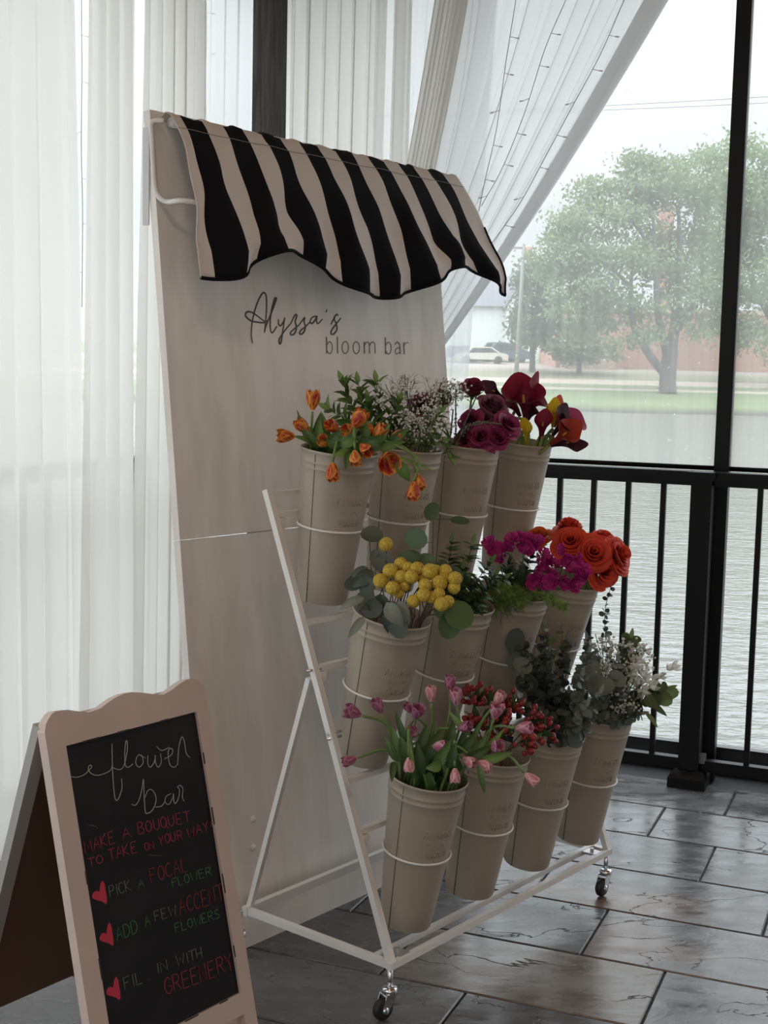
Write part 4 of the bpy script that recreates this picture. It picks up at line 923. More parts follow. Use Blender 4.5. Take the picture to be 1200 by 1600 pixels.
for i, base, tip, z0, z1, w, col in ((0, (497, 690), (502, 652), .03, .02, .010, G2), (0, (490, 690), (502, 643), 0, 0, .008, G1), (1, (480, 690), (464, 640), .03, .03, .005, G1), (3, (515, 690), (503, 645), .03, .02, .008, G1), (4, (560, 700), (545, 678), .07, .08, .016, G1), (6, (515, 695), (535, 672), .07, .08, .014, G1), (7, (572, 700), (572, 660), .06, .06, .010, G1), (8, (585, 700), (610, 662), .05, .06, .010, G2), (9, (600, 700), (640, 668), .05, .06, .012, G1), (9, (590, 702), (632, 690), .07, .06, .010, G2), (5, (545, 705), (520, 712), .09, .12, .010, G3), (13, (617, 712), (676, 735), .08, .05, .004, G3), (14, (620, 720), (640, 752), .10, .09, .014, G2), (10, (555, 700), (600, 682), .07, .08, .014, G1), (2, (500, 700), (478, 672), .05, .06, .008, G1), (11, (545, 705), (540, 735), .10, .12, .008, G1), (12, (530, 700), (512, 680), .08, .07, .016, G1), (13, (595, 700), (575, 690), .09, .09, .014, G1), (4, (530, 692), (560, 690), .08, .09, .014, G2)):
    tleaf(b, T[i], base, tip, z0, z1, w, col)
def fill_leaves(b, T, n, seed, cl, z0=.0, ln=(.045, .085)):
    rg = np.random.default_rng(seed); b0, t0, ax = BK[b]; x, y, z = frame_of(ax); ks = list(T)
    for i in range(n):
        a = rg.random()*2*math.pi; o = x*math.cos(a)+y*math.sin(a); s0 = t0+o*(.01+.045*rg.random())-ax*.03; L_ = ln[0]+(ln[1]-ln[0])*rg.random()
        tip = s0+o*L_*(.5+.5*rg.random())+ax*(L_*(.35+.6*rg.random())+.015); mb = MB()
        blade(mb, s0, tip, .011+.006*rg.random(), ax+rg.normal(size=3)*.3, .18+.12*rg.random(), .35, cols(cl[0], cl[1], rg.random()), None, 11, rg.normal()*.8)
        mb.build('leaf', LEAFG, T[ks[i % len(ks)]])
fill_leaves((0, 0), T, 16, 4, (G1, G2))
# ---- pink tulips
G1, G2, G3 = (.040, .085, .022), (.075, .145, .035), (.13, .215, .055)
b = (2, 0); T = {}
PT = [(674, 1083, .03, (.0, 1, .1), 27, 'pale', 'pale pink tulip standing upright in the middle of the bottom tier bunch', 0),
 (703, 1066, .02, (.02, 1, .1), 26, 'mauve', 'dark mauve tulip at the very top of the pink bunch', 0),
 (712, 1088, .03, (-.1, 1, .2), 29, 'pink', 'mauve pink tulip just below the topmost dark one', 0),
 (638, 1106, .03, (-.5, .7, .3), 20, 'mauve', 'small dark tulip half behind the open petalled one', 0),
 (652, 1112, .04, (.35, .8, .4), 26, 'mauve', 'dusky tulip with one petal flopped open', .3),
 (647, 1144, .05, (-.3, .3, .8), 24, 'pink', 'pink tulip facing out under the dusky open one', .15),
 (551, 1113, .05, (-.85, .35, .3), 29, 'mauve', 'ragged dusky tulip leaning out across the middle tier bucket', .25),
 (591, 1102, .04, (-.4, .9, .2), 26, 'mauve', 'dusky tulip with a loose petal in front of the middle tier bucket', .1),
 (545, 1188, .06, (-.95, -.25, .3), 25, 'mauve', 'dark tulip stretched farthest out to the stand leg', 0),
 (689, 1166, .09, (.8, .1, .6), 28, 'pink', 'striped pink tulip lying sideways in the centre of the bunch', 0),
 (726, 1136, .06, (.75, .25, .5), 25, 'mauve', 'mauve tulip lying among leaves before the red berries', .1),
 (639, 1196, .12, (.0, -1, .2), 25, 'pale', 'salmon pink tulip hanging over the rim by the seam', 0),
 (711, 1213, .12, (.0, -1, .3), 25, 'pale', 'pink tulip hanging down over the middle of the rim', 0),
 (734, 1190, .10, (.7, -.3, .6), 26, 'pale', 'pink tulip nodding at the rim behind the longest side leaf', 0),
 (758, 1196, .10, (.85, -.5, .4), 26, 'pale', 'pink tulip with a pointed tip beside the broad light green leaf', .05),
 (776, 1166, .08, (.55, .3, .8), 27, 'pink', 'striped mauve tulip facing out against the berry sprigs', .1),
 (820, 1137, .07, (.85, .1, .5), 29, 'pink', 'pink tulip on a long stem across the red berries', 0),
 (780, 1090, .04, (.5, .8, .3), 26, 'pale', 'pale pink tulip leaning over the top of the berries', 0),
 (775, 1111, .05, (.25, .9, .3), 27, 'pink', 'split open pink tulip under the pale leaning one', .3),
 (831, 1218, .10, (.75, -.65, .3), 26, 'pale', 'pink tulip bud trailing over the neighbouring bucket on a bare stem', 0)]
for i, (px, py, dz, d3, hp, c, lb, op) in enumerate(PT): T[i] = tulip(b, px, py, dz, d3, hp, c, lb, op, lift=.045)
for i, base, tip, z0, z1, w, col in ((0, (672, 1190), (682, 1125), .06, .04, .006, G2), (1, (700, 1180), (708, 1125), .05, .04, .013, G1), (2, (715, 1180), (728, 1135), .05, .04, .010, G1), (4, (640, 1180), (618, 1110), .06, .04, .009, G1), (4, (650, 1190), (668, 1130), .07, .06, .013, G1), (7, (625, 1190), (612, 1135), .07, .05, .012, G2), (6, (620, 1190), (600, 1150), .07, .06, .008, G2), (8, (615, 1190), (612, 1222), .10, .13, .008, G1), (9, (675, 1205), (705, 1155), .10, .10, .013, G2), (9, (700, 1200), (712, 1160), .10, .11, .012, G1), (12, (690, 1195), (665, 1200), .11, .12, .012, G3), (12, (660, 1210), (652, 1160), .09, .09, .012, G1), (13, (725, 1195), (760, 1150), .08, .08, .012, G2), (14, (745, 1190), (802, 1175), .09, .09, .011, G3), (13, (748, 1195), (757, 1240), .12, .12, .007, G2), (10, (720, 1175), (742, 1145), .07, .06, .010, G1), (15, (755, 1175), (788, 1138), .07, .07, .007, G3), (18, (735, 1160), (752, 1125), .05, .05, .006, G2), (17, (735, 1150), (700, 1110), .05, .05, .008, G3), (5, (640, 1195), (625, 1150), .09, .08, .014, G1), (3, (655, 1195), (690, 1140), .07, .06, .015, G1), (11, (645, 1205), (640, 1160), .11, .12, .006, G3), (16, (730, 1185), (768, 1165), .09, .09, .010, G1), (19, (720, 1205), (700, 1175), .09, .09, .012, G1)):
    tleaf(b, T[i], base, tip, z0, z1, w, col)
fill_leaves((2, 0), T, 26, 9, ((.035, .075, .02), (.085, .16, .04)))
# ---- yellow ball flowers
BALLM = mat('yellow_ball_flower', (.50, .34, .035), .8, noise=(220, (.66, .50, .08), .45, .6), bump=(260, .9, .004))
b = (1, 0)
CRB = [(675,967,.0,11), (755,1072,.03,11), (700,1107,.05,12), (648,1158,.06,11.5), (712,1195,.08,11), (757,1137,.06,10.5), (810,1137,.07,11), (790,1090,.04,9.5), (840,1095,.05,11), (905,1110,.06,12.5), (935,1105,.04,9.5), (985,1107,.05,10.5), (975,1145,.06,9.5), (1037,1147,.07,11), (955,1170,.07,12.5), (880,1180,.08,10.5), (1030,1195,.07,10), (873,1232,.10,11), (915,1245,.09,10), (953,1225,.09,9.5), (820,1265,.10,10.5), (966,1280,.11,11.5), (1000,1265,.10,9.5), (775,1185,.06,8.5), (870,1150,.05,9), (745,1225,.06,8)]
CLAB = {0: 'single yellow ball flower standing well above all the others', 3: 'yellow ball flower at the edge of the cluster next to grey green leaves', 20: 'yellow ball flower lowest over the rim beside the pointed grey leaf', 21: 'yellow ball flower lowest over the rim beside the big round green leaf', 13: 'outer yellow ball flower towards the green sprays', 9: 'large yellow ball flower at the top of the cluster', 1: 'yellow ball flower just under the tall single one'}
first = None
for i, (x, y, dz, rad) in enumerate(CRB):
    c = bp(b, 400+x/3.333, 560+y/3.333, dz); r_ = rad*depth_of(c)/FPX
    ax = unit(c-BK[b][1]+ZZ*.05); path = stem_path(b, c-ax*r_*.8, ax, .05, .07)
    r = thing('craspedia', CLAB.get(i, 'yellow ball flower on a thin stem in the middle tier cluster'), 'ball flower', path[0], 'yellow ball flowers in the middle tier bucket')
    mb = MB(); mb.tube(path, .0014, 5); mb.build('stem', WOODY, r)
    mb = MB(); rg = np.random.default_rng(i); vs, fs = ICO[3]; k = 1+.05*rg.random(len(vs)); mb.add(vs*k[:, None]*r_+c, fs); mb.build('flower_head', BALLM, r)
# ---- leafy branches
def disc_leaf(mb, c, n, tip, r, asp, col, cup=.15):
    n = unit(n); t = unit(tip-(tip@n)*n); s_ = np.cross(n, t); P = [c]; C = [np.asarray(col)*1.1]
    for k in range(12):
        a = 2*math.pi*k/12; rr_ = r*(1+.12*max(0, math.cos(a))**3)
        P.append(c+t*(rr_*asp*math.cos(a))+s_*rr_*math.sin(a)+n*cup*r*abs(math.sin(a))); C.append(col)
    mb.add(P, [(0, 1+k, 1+(k+1) % 12) for k in range(12)], np.array(C))
def branch(name, label, cat, b, path_px, leaf, rg, stem_r=.0016, matl=None, root=None, group=None, stemmat=None, extra=None):
    """path_px: [(px,py,dz)...] beyond the rim; leaf: dict(kind,size,step,cols,asp,start)"""
    pts = [bp(b, *p[:2], p[2]) for p in path_px]; b0, t0, ax = BK[b]
    v = pts[0]-t0; lat = v-(v@ax)*ax; e = unit(lat); k = min(np.linalg.norm(lat), .066)
    full = smooth_path([b0+ax*.014+e*.02, (b0+t0)/2+e*k*.8, t0+e*k-ax*.005]+pts, 7); ns = 14
    r = thing(name, label, cat, full[0], group)
    mb = MB(); mb.tube(full, list(np.linspace(stem_r*1.2, stem_r*.5, len(full))), 6); mb.build('stem', stemmat or WOODY, r)
    mb = MB(); seg = full[leaf.get('start', 15):]; d = 0; side = 1; step = leaf['step']; tot = sum(np.linalg.norm(seg[i+1]-seg[i]) for i in range(len(seg)-1)); run = 0
    for i in range(len(seg)-1):
        l = np.linalg.norm(seg[i+1]-seg[i]); d += l; run += l
        while d > step:
            d -= step; t = unit(seg[i+1]-seg[i]); q = seg[i]+(seg[i+1]-seg[i])*rg.random(); f = run/max(tot, 1e-6); sz = leaf['size']*(1-leaf.get('taper', .4)*f)*(.8+.4*rg.random())
            for _ in range(leaf.get('n', 2)):
                o = rg.normal(size=3)*.8+np.array([0, 0, .1]); o = unit(o-(o@t)*t); dirn = unit(o+t*leaf.get('fwd', .4))
                col = cols(leaf['cols'][0], leaf['cols'][1], rg.random())
                if leaf['kind'] == 'disc':
                    c = q+dirn*sz*1.15; disc_leaf(mb, c, unit(np.cross(dirn, rg.normal(size=3)))*.6+t*.6-FW*.35, dirn, sz, leaf.get('asp', 1.1), col)
                else:
                    blade(mb, q, q+dirn*sz*2.6, sz*leaf.get('wid', .42), t-FW*.6, .10, .2, col, None, 6)
                    if leaf.get('rosette') and f > .8: pass
    if leaf.get('tipleaf', True):
        blade(mb, seg[-1], seg[-1]+unit(seg[-1]-seg[-3])*leaf['size']*1.8, leaf['size']*.35, -FW, .05, .2, leaf['cols'][1], None, 6)
    if extra: extra(mb, r)
    mb.build('leaves', matl or LEAFG, r); return r
rg = np.random.default_rng(21)
DG = ((.020, .045, .016), (.06, .12, .03)); MG = ((.035, .075, .02), (.11, .20, .05)); EU = ((.075, .10, .075), (.19, .225, .19)); EUD = ((.03, .042, .034), (.10, .125, .10)); EUG = ((.06, .09, .03), (.15, .20, .07))
# leafy sprays behind the orange tulips and among the purple flowers
b = (0, 1)
LS = dict(kind='blade', size=.020, step=.009, n=2, cols=((.04, .085, .02), (.15, .25, .06)), wid=.40, fwd=.7, taper=.2, start=17)
for i, (pp, lb) in enumerate(([[(580, 690, 0), (558, 650, .02), (536, 598, .02)], 'tall lance leaved green spray beside the upright orange tulip'], [[(585, 690, 0), (568, 645, .03), (560, 600, .02)], 'green leafy spray in the middle behind the orange tulips'], [[(600, 690, .02), (595, 650, .03), (588, 598, .02)], 'green leafy spray next to the gypsophila'], [[(575, 690, 0), (545, 660, .03), (514, 640, .03)], 'green spray reaching over the orange tulips'], [[(610, 695, .03), (612, 665, .05), (622, 632, .05)], 'dense short green spray at the back of the orange tulips'], [[(590, 695, .04), (580, 660, .05), (575, 628, .04)], 'broad leaved green sprig between the orange tulips and gypsophila'], [[(655, 700, .04), (665, 672, .06), (688, 645, .06)], 'bright green sprig under the purple blooms'], [[(670, 700, .06), (690, 690, .09), (705, 715, .09)], 'narrow green leaves spilling over the rim beside the wine roses'], [[(640, 700, .05), (640, 685, .07), (640, 668, .07)], 'low dark green sprig inside the gypsophila bucket'], [[(665, 700, .05), (670, 690, .08), (675, 680, .08)], 'dark leaf tuft at the rim of the gypsophila bucket'])):
    branch('greenery_spray', lb, 'greenery', b, pp, dict(LS, size=.019 if i < 6 else .014, n=4 if i in (4, 5, 8, 9) else 2), rg)
# ---- gypsophila: forked wiry sprays with tiny white flowers
FLW_ = mat('white_floret', (.88, .87, .84), .7, trans=.2)
def gyp(b, label, pp, spread, n, rg, cat='gypsophila', r0=.0018, name='gypsophila', mt=None):
    pts = [bp(b, *p[:2], p[2]) for p in pp]; b0, t0, ax = BK[b]; v = pts[0]-t0; lat = v-(v@ax)*ax; e = unit(lat); k = min(np.linalg.norm(lat), .06)
    full = smooth_path([b0+ax*.014+e*.02, (b0+t0)/2+e*k*.7, t0+e*k-ax*.005]+pts, 6); r = thing(name, label, cat, full[0])
    st_ = MB(); st_.tube(full, .0011, 5); fl = MB(); seg = full[len(full)*2//3-3:]; t = unit(seg[-1]-seg[0])
    for i in range(n):
        f = rg.random()**.7; q0 = seg[min(len(seg)-2, int(f*.75*(len(seg)-1)))]; o = rg.normal(size=3); o -= (o@t)*t; o = unit(o)
        end = seg[min(len(seg)-1, int(f*(len(seg)-1)))]+o*spread*(.25+.75*rg.random())*(.5+.5*f)+t*spread*.35*rg.random(); mid = (q0+end)/2+t*spread*.12
        st_.tube([q0, mid, end], .0005, 4)
        for _ in range(5):
            c = end+rg.normal(size=3)*.0075; st_.tube([mid*.4+end*.6, c], .0004, 3); fl.ball(c, r0*(.8+.6*rg.random()), 1)
    st_.build('stem', mat('thin_green_stem', (.10, .13, .06), .6), r); fl.build('florets', mt or FLW_, r); return r
for lb, pp in (('tallest airy spray of tiny white gypsophila against the board', [(650, 690, .0), (640, 640, .0), (632, 585, 0)]), ('airy gypsophila spray reaching up beside the wine rose bud', [(655, 690, .02), (672, 640, .02), (694, 590, .02)]), ('gypsophila spray leaning out over the green leaves', [(640, 690, .02), (620, 640, .03), (602, 600, .02)]), ('dense low gypsophila over the middle of its bucket', [(650, 695, .05), (650, 670, .06), (648, 650, .06)]), ('low gypsophila under the big mauve bloom', [(660, 695, .05), (672, 675, .07), (690, 655, .07)]), ('gypsophila spray touching the orange tulips', [(640, 695, .04), (630, 670, .05), (618, 655, .05)]), ('gypsophila tips in front of the swag edge', [(660, 690, .0), (690, 640, .0), (708, 600, 0)])):
    gyp((0, 1), lb, pp, .048, 44, rg, r0=.0024)
# ---- roses
ROSE = {'mauve': ((.17, .025, .07), (.36, .12, .20)), 'wine': ((.16, .010, .035), (.33, .035, .09)), 'magenta': ((.20, .012, .07), (.38, .05, .16)), 'coral': ((.58, .030, .022), (.86, .095, .050)), 'orange': ((.60, .075, .012), (.82, .16, .035))}
def bloom_rose(mb, c, ax, R, cc, rg, bud=0, layers=7):
    x, y, z = frame_of(ax, rg.random()*6); c0, c1 = ROSE[cc]
    for l in range(layers):
        f = l/(layers-1); npet = (2, 3, 3, 4, 5, 5, 6)[l]; rr_ = R*(.09+.91*f**.85)*(1-.35*bud*f); zt = R*(.66-.58*f**1.4)*(1+.7*bud); rb = rr_*.42; zb = -R*.6
        for k in range(npet):
            a0 = 2*math.pi*(k+.25*rg.random())/npet+l*1.3; wd = math.pi/npet*1.3; tz = rg.normal()*.05; tr = 1+.05*rg.normal(); roll = (.10+.22*f)*(1-.7*bud)*(1+.35*rg.normal()); P = []; C = []
            for i in range(9):
                s = i/8; kk = max(0, s-.68)/.32
                for j in range(9):
                    t = j/4-1; r = (rb+(rr_-rb)*s**.62)*tr*(1+.07*t)+kk*kk*roll*R*(1-.3*t*t)
                    zz = zb+(zt-zb)*s+R*tz*s-R*.16*abs(t)**3*s-kk*kk*roll*R*.6
                    a = a0+t*wd*(.45+.55*min(1, s*1.5)); P.append(c+z*zz+(x*math.cos(a)+y*math.sin(a))*r)
                    C.append(cols(np.asarray(c0)*.55, c1, min(1, max(0, s**3*.9+.10*rg.normal()+.1*abs(t)))))  # petal bases darkened in the colour, as shade between the layers
            mb.grid(np.array(P).reshape(9, 9, 3), np.array(C))
def rose(b, px, py, dz, d3, rpx, cc, label, bud=0, cat='rose', name='rose'):
    rg_ = np.random.default_rng(int(px*3+py*11)); ax = scr(*d3); c = bp(b, px, py, dz); R = rpx*depth_of(c)/FPX
    path = stem_path(b, c-ax*R*.55, ax, .04); r = thing(name, label, cat, path[0])
    mb = MB(); mb.tube(path, .0028, 7)
    for k in range(5):
        xx, yy, zz_ = frame_of(ax, k*1.257); q = c-ax*R*.62; blade(mb, q, q+(xx*.8-zz_*.1)*R*.9, R*.16, zz_, -.15, .1, n=6)
    mb.build('stem', STEMG, r); mb = MB(); bloom_rose(mb, c, ax, R, cc, rg_, bud, 6 if bud > .5 else 7); mb.build('bloom', PETAL, r); return r
b = (0, 2)
for px, py, dz, d3, rp_, cc, lb, bud in ((658, 632, .14, (-.2, .5, .7), 21, 'mauve', 'big dusky mauve bloom above the gypsophila bucket', .4), (691, 621, .12, (.1, .8, .6), 17, 'wine', 'wine coloured bud between the mauve bloom and green spike', .4), (739, 606, .0, (.1, .9, .5), 20, 'wine', 'tall wine rose bud against the far bank', .45), (771, 633, .02, (.35, .7, .6), 22, 'mauve', 'dusky mauve rose under the tall wine bud', .3), (735, 655, .05, (-.3, .4, .8), 17, 'magenta', 'magenta rose tucked behind the white veronica spikes', .2), (794, 663, .05, (.5, .5, .7), 21, 'magenta', 'open purple rose beside the yellow calla', .0), (752, 682, .07, (-.1, .4, .9), 20, 'magenta', 'purple rose at the bucket rim below the arching spike', .2), (777, 683, .07, (.2, .3, .9), 19, 'magenta', 'deep purple rose at the rim next to the calla bucket', .2), (757, 655, .03, (0, .5, .8), 18, 'mauve', 'shaded mauve rose in the middle of the rose bunch', .2), (726, 684, .06, (-.5, .3, .7), 16, 'wine', 'dark wine rose low behind the spilling narrow leaves', .2)):
    rose(b, px, py, dz, d3, rp_, cc, lb, bud)
b = (1, 3)
for px, py, dz, d3, rp_, cc, lb, bud in ((888, 824, .0, (-.1, .9, .4), 21, 'coral', 'coral rose standing highest of the coral roses', .3), (840, 839, -.02, (-.2, .7, .5), 20, 'orange', 'orange rose behind the magenta ruffled flowers', .1), (892, 845, .06, (-.2, .5, .9), 22, 'coral', 'coral rose with a swirled centre below the highest one', 0), (928, 864, .08, (-.05, .35, .95), 26, 'coral', 'largest coral rose facing out in the middle', 0), (943, 842, .02, (.3, .8, .4), 20, 'coral', 'coral rose at the back above the largest one', .2), (968, 868, .05, (.75, .35, .6), 25, 'coral', 'coral rose turned out toward the river', 0), (945, 893, .07, (.35, -.1, .9), 22, 'coral', 'coral rose low over the rim under the largest one', 0), (908, 862, .05, (0, .4, .9), 20, 'coral', 'coral rose squeezed between the swirled and largest ones', 0)):
    rose(b, px, py, dz, d3, rp_, cc, lb, bud)
# ---- veronica spikes
VER = mat('veronica_bud', (.36, .34, .33), .7); VERG = mat('veronica_green', (.11, .15, .08), .7)
for lb, pp in (('upright pale veronica spike between the wine buds', [(712, 700, .05), (712, 660, .06), (712, 604, .05)]), ('pale veronica spike leaning toward the tall wine bud', [(715, 700, .06), (725, 665, .07), (745, 618, .06)]), ('veronica spike arching sideways over the purple roses', [(712, 695, .08), (730, 668, .10), (755, 660, .11), (784, 663, .11)]), ('short bushy veronica spike at the bucket rim', [(700, 705, .08), (704, 680, .10), (708, 640, .09)])):
    pts = [bp((0, 2), *p) for p in pp]; b0, t0, ax = BK[0, 2]; e = unit((pts[0]-t0)-((pts[0]-t0)@ax)*ax)
    full = smooth_path([b0+ax*.014+e*.02, (b0+t0)/2+e*.045, t0+e*.062]+pts, 8); r = thing('veronica', lb, 'veronica', full[0])
    mb = MB(); mb.tube(full, .0018, 6); mb.build('stem', VERG, r); mb = MB(); seg = full[-20:]
    for i in range(150):
        f = rg.random(); k = int(f*(len(seg)-1)); q = seg[k]; o = rg.normal(size=3); o = unit(o)*.0062*(1.15-f)
        mb.ball(q+o, .0019*(1.1-.5*f), 1, mi=0 if rg.random() < .6 else 1)
    mb.build('flower_spike', [VER, VERG], r)
# ---- calla lilies
CAL = {'wine': ((.11, .006, .022), (.30, .012, .05)), 'magenta': ((.20, .012, .06), (.46, .06, .17)), 'yellow': ((.55, .38, .02), (.80, .58, .03)), 'orange': ((.42, .03, .02), (.68, .10, .03)), 'black': ((.025, .008, .014), (.07, .012, .03)), 'rust': ((.22, .016, .014), (.46, .055, .025))}
def calla(px, py, dz, d3, hpx, cc, label, face, flare=.55, tip=.5, b=(0, 3)):
    ax = scr(*d3); c = bp(b, px, py, dz); h = hpx*depth_of(c)/FPX; base = c-ax*h*.5; c0, c1 = CAL[cc]
    path = stem_path(b, base, ax, .04, .06); r = thing('calla_lily', label, 'calla lily', path[0]); mb = MB(); mb.tube(path, .0045, 8); mb.build('stem', mat('calla_stem', (.20, .27, .07), .5), r)
    f = scr(*face); x = unit(f-(f@ax)*ax); y = np.cross(ax, x); P = []; C = []
    for i in range(15):
        s = i/14
        for j in range(29):
            a = -math.pi*1.08+2.16*math.pi*j/28                    # the edges overlap at the front, where x points
            back = .5+.5*math.cos(a); hh = h*s*(.50+.45*back**1.1+tip*.30*max(0, back-.8)*5*s*s)
            rad = h*(.045+.09*s+flare*.62*max(0, s-.40)**1.5)*(1+.10*j/28)*(1-.25*max(0, back-.75)*4*s*s)
            curl = max(0, s-.72)*h*.42*flare
            p = base+ax*(hh-curl*.9*(1-back*.9))+(-x*math.cos(a)+y*math.sin(a))*(rad+curl*(.6+.4*(1-back))); P.append(p)
            C.append(cols(c0, c1, min(1, s**1.5*.7+.25*back*s)))
    mb = MB(); mb.grid(np.array(P).reshape(15, 29, 3), np.array(C)); mb.build('spathe', PETAL, r)
    mb = MB(); mb.tube([base+ax*h*.1, base+ax*h*.35, base+ax*h*.58], [h*.035, h*.04, h*.02], 8); mb.build('spadix', mat('spadix', (.55, .35, .05), .7), r); return r
for a in ((836, 622, .02, (.45, .85, .1), 56, 'wine', 'wine calla lily with a long pointed lip toward the river', (.8, -.1, .5), .7, .9), (818, 622, .03, (-.1, 1, .1), 70, 'wine', 'largest wine red calla lily with a flared mouth facing out', (.1, -.1, 1), .9, .5), (800, 625, .0, (-.45, .9, 0), 58, 'wine', 'wine calla lily behind the largest one, lip toward the roses', (-.8, 0, .5), .8, .4), (772, 611, -.01, (-.75, .55, 0), 40, 'black', 'dark leaflike calla lily tip between the tall wine bud and largest calla', (-.6, .3, .4), .4, .6), (831, 640, .01, (.35, .9, 0), 42, 'black', 'small near black calla lily behind the largest one', (.8, 0, .3), .5, .4), (822, 673, .07, (-.05, 1, .1), 44, 'yellow', 'rolled bright yellow calla lily at the bucket rim', (.3, 0, 1), .22, .1), (781, 646, .06, (-.9, .3, .2), 34, 'yellow', 'small yellow calla lily lying over the mauve rose', (-.4, .6, .8), .4, .4), (864, 645, .03, (.0, 1, .1), 46, 'yellow', 'yellow calla lily with a red edge standing over the dark ones', (-.5, 0, .9), .28, .3), (874, 645, .0, (.35, .9, 0), 48, 'orange', 'red orange calla lily right behind the yellow and red one', (.5, 0, .6), .5, .5), (848, 664, .06, (.12, 1, .1), 52, 'wine', 'dark wine calla lily with a narrow rolled throat by the rolled yellow one', (-.3, 0, 1), .35, .2), (878, 660, .05, (.55, .8, .1), 50, 'black', 'near black calla lily with its lip turned to the river', (.7, .2, .6), .7, .5), (893, 660, .02, (.6, .75, 0), 50, 'magenta', 'magenta calla lily with a rounded lip at the outer side', (.2, .1, 1), .85, .2), (882, 678, .08, (.8, .6, .15), 56, 'rust', 'orange red calla lily leaning out low over the rim', (.3, .3, .9), .6, .5), (885, 692, .05, (.95, .15, .1), 50, 'black', 'dark calla lily with a curled tip hanging lowest over the rim', (.2, .5, .8), .5, .8)):
    calla(*a)
b = (0, 3)
# ---- magenta ruffled flowers
RUF = mat('magenta_petal', vcol=True, rough=.6, trans=.3)
def ruffled(mb, c, n, R, rg, c0=(.26, .004, .10), c1=(.58, .03, .27)):
    x, y, z = frame_of(n, rg.random()*6)
    for k in range(5):
        a0 = 2*math.pi*k/5+rg.normal()*.15; P = []; C = []; cup = .25+.5*rg.random()
        for i in range(5):
            s = i/4
            for j in range(7):
                t = j/3-1; a = a0+t*.75*(.4+.6*s); rad = R*s*(1-.12*t*t+.06*rg.normal()*s)
                P.append(c+(x*math.cos(a)+y*math.sin(a))*rad+z*(R*cup*s*s+R*.16*math.sin(t*6+k)*s)); C.append(cols(c0, c1, min(1, max(0, s*.8+.15*rg.normal()))))
        mb.grid(np.array(P).reshape(5, 7, 3), np.array(C))
b = (1, 2)
MS = [('magenta ruffled stem lying farthest toward the bare buckets', [(800, 900, .02), (800, 870, .03), (764, 853, .03)], [(768, 850), (780, 856), (793, 858), (800, 845), (785, 868), (770, 860)]), ('magenta ruffled stem standing under the orange rose', [(815, 900, .02), (818, 870, .02), (818, 840, .02)], [(812, 840), (826, 845), (835, 855), (822, 858), (815, 850), (838, 846)]), ('magenta ruffled stem with the fullest blooms, facing out', [(850, 920, .05), (848, 900, .07), (846, 870, .07)], [(846, 868), (858, 880), (842, 882), (852, 893), (868, 886), (836, 892), (864, 900)]), ('magenta ruffled stem hanging low over the rim', [(860, 915, .08), (866, 910, .10), (872, 912, .10)], [(862, 908), (848, 908), (876, 904), (884, 914), (832, 908), (893, 916)]), ('magenta ruffled stem nestled under the coral roses', [(880, 915, .05), (886, 900, .07), (890, 875, .07)], [(884, 872), (894, 882), (886, 888), (900, 874), (880, 860), (898, 892)]), ('magenta ruffled stem at the rim beside the coral roses', [(890, 920, .06), (898, 910, .08), (906, 900, .08)], [(905, 899), (912, 892), (900, 906), (916, 902)])]
for lb, pp, fl in MS:
    pts = [bp(b, *p) for p in pp]; b0, t0, ax = BK[b]; e = unit((pts[0]-t0)-((pts[0]-t0)@ax)*ax); full = smooth_path([b0+ax*.014+e*.02, (b0+t0)/2+e*.045, t0+e*.06]+pts, 6)
    r = thing('ruffled_flower', lb, 'magenta flower', full[0]); mb = MB(); mb.tube(full, .0024, 6); mb.build('stem', STEMG, r)
    for (px, py) in fl:
        c = bp(b, px, py, pp[-1][2]+.02+rg.normal()*.012); n = unit(-FW*.8+RT*rg.normal()*.6+UP*(.3+rg.normal()*.5)); mb = MB()
        ruffled(mb, c, n, .019*(.85+.35*rg.random()), rg); ruffled(mb, c+n*.004, n, .012, rg); q = full[min(len(full)-1, len(full)-4)]
        mb.build('bloom', RUF, r)
# ---- eucalyptus with big round leaves beside the yellow balls
b = (1, 0)
def leafset(label, b, pp, leaves, colr, name='eucalyptus_branch', cat='eucalyptus'):
    pts = [bp(b, *p) for p in pp]; b0, t0, ax = BK[b]; v = pts[0]-t0; lat = v-(v@ax)*ax; e = unit(lat); full = smooth_path([b0+ax*.014+e*.02, (b0+t0)/2+e*.045, t0+e*min(.066, np.linalg.norm(lat))]+pts, 7)
    r = thing(name, label, cat, full[0]); mb = MB(); mb.tube(full, .0014, 6); mb.build('stem', WOODY, r); mb = MB()
    for (px, py, dz, rp_, asp, ang, tilt, ci) in leaves:
        c = bp(b, px, py, dz); R = rp_*depth_of(c)/FPX; tip = RT*math.cos(math.radians(ang))+UP*math.sin(math.radians(ang)); n = unit(-FW+UP*tilt+RT*.3*rg.normal()); j = int(np.argmin([np.linalg.norm(q-c) for q in full])); st_ = full[j]
        colr_ = cols(colr[0], colr[1], ci)
        if asp > 1.6:
            s_ = np.cross(n, tip); blade(mb, c-tip*R*asp, c+tip*R*asp, R, n, .12, .25, colr_, None, 9)
        else: disc_leaf(mb, c, n, tip, R, asp, colr_, .22)
        mb.tube([st_, c-tip*R*asp*.9], .0007, 4, col=colr_)
    mb.build('leaves', LEAFG, r); return r
EU1 = ((.05, .068, .05), (.22, .24, .20))
leafset('grey green eucalyptus branch rising beside the single yellow ball', b, [(590, 960, .02), (582, 915, .0), (577, 835, -.02)], [(582, 836, 0, 15, 1.15, 170, .6, .15), (600, 880, 0, 15, 1.2, -60, .0, .2), (566, 905, 0, 12, 1.8, 215, .3, .1), (553, 911, 0, 12, 1.2, 200, 0, .1), (575, 918, .01, 16, 1.1, 240, 0, .12), (590, 875, 0, 12, 1.5, -70, .3, .25), (560, 895, 0, 7, 2.4, 210, .3, .2)], EU1)
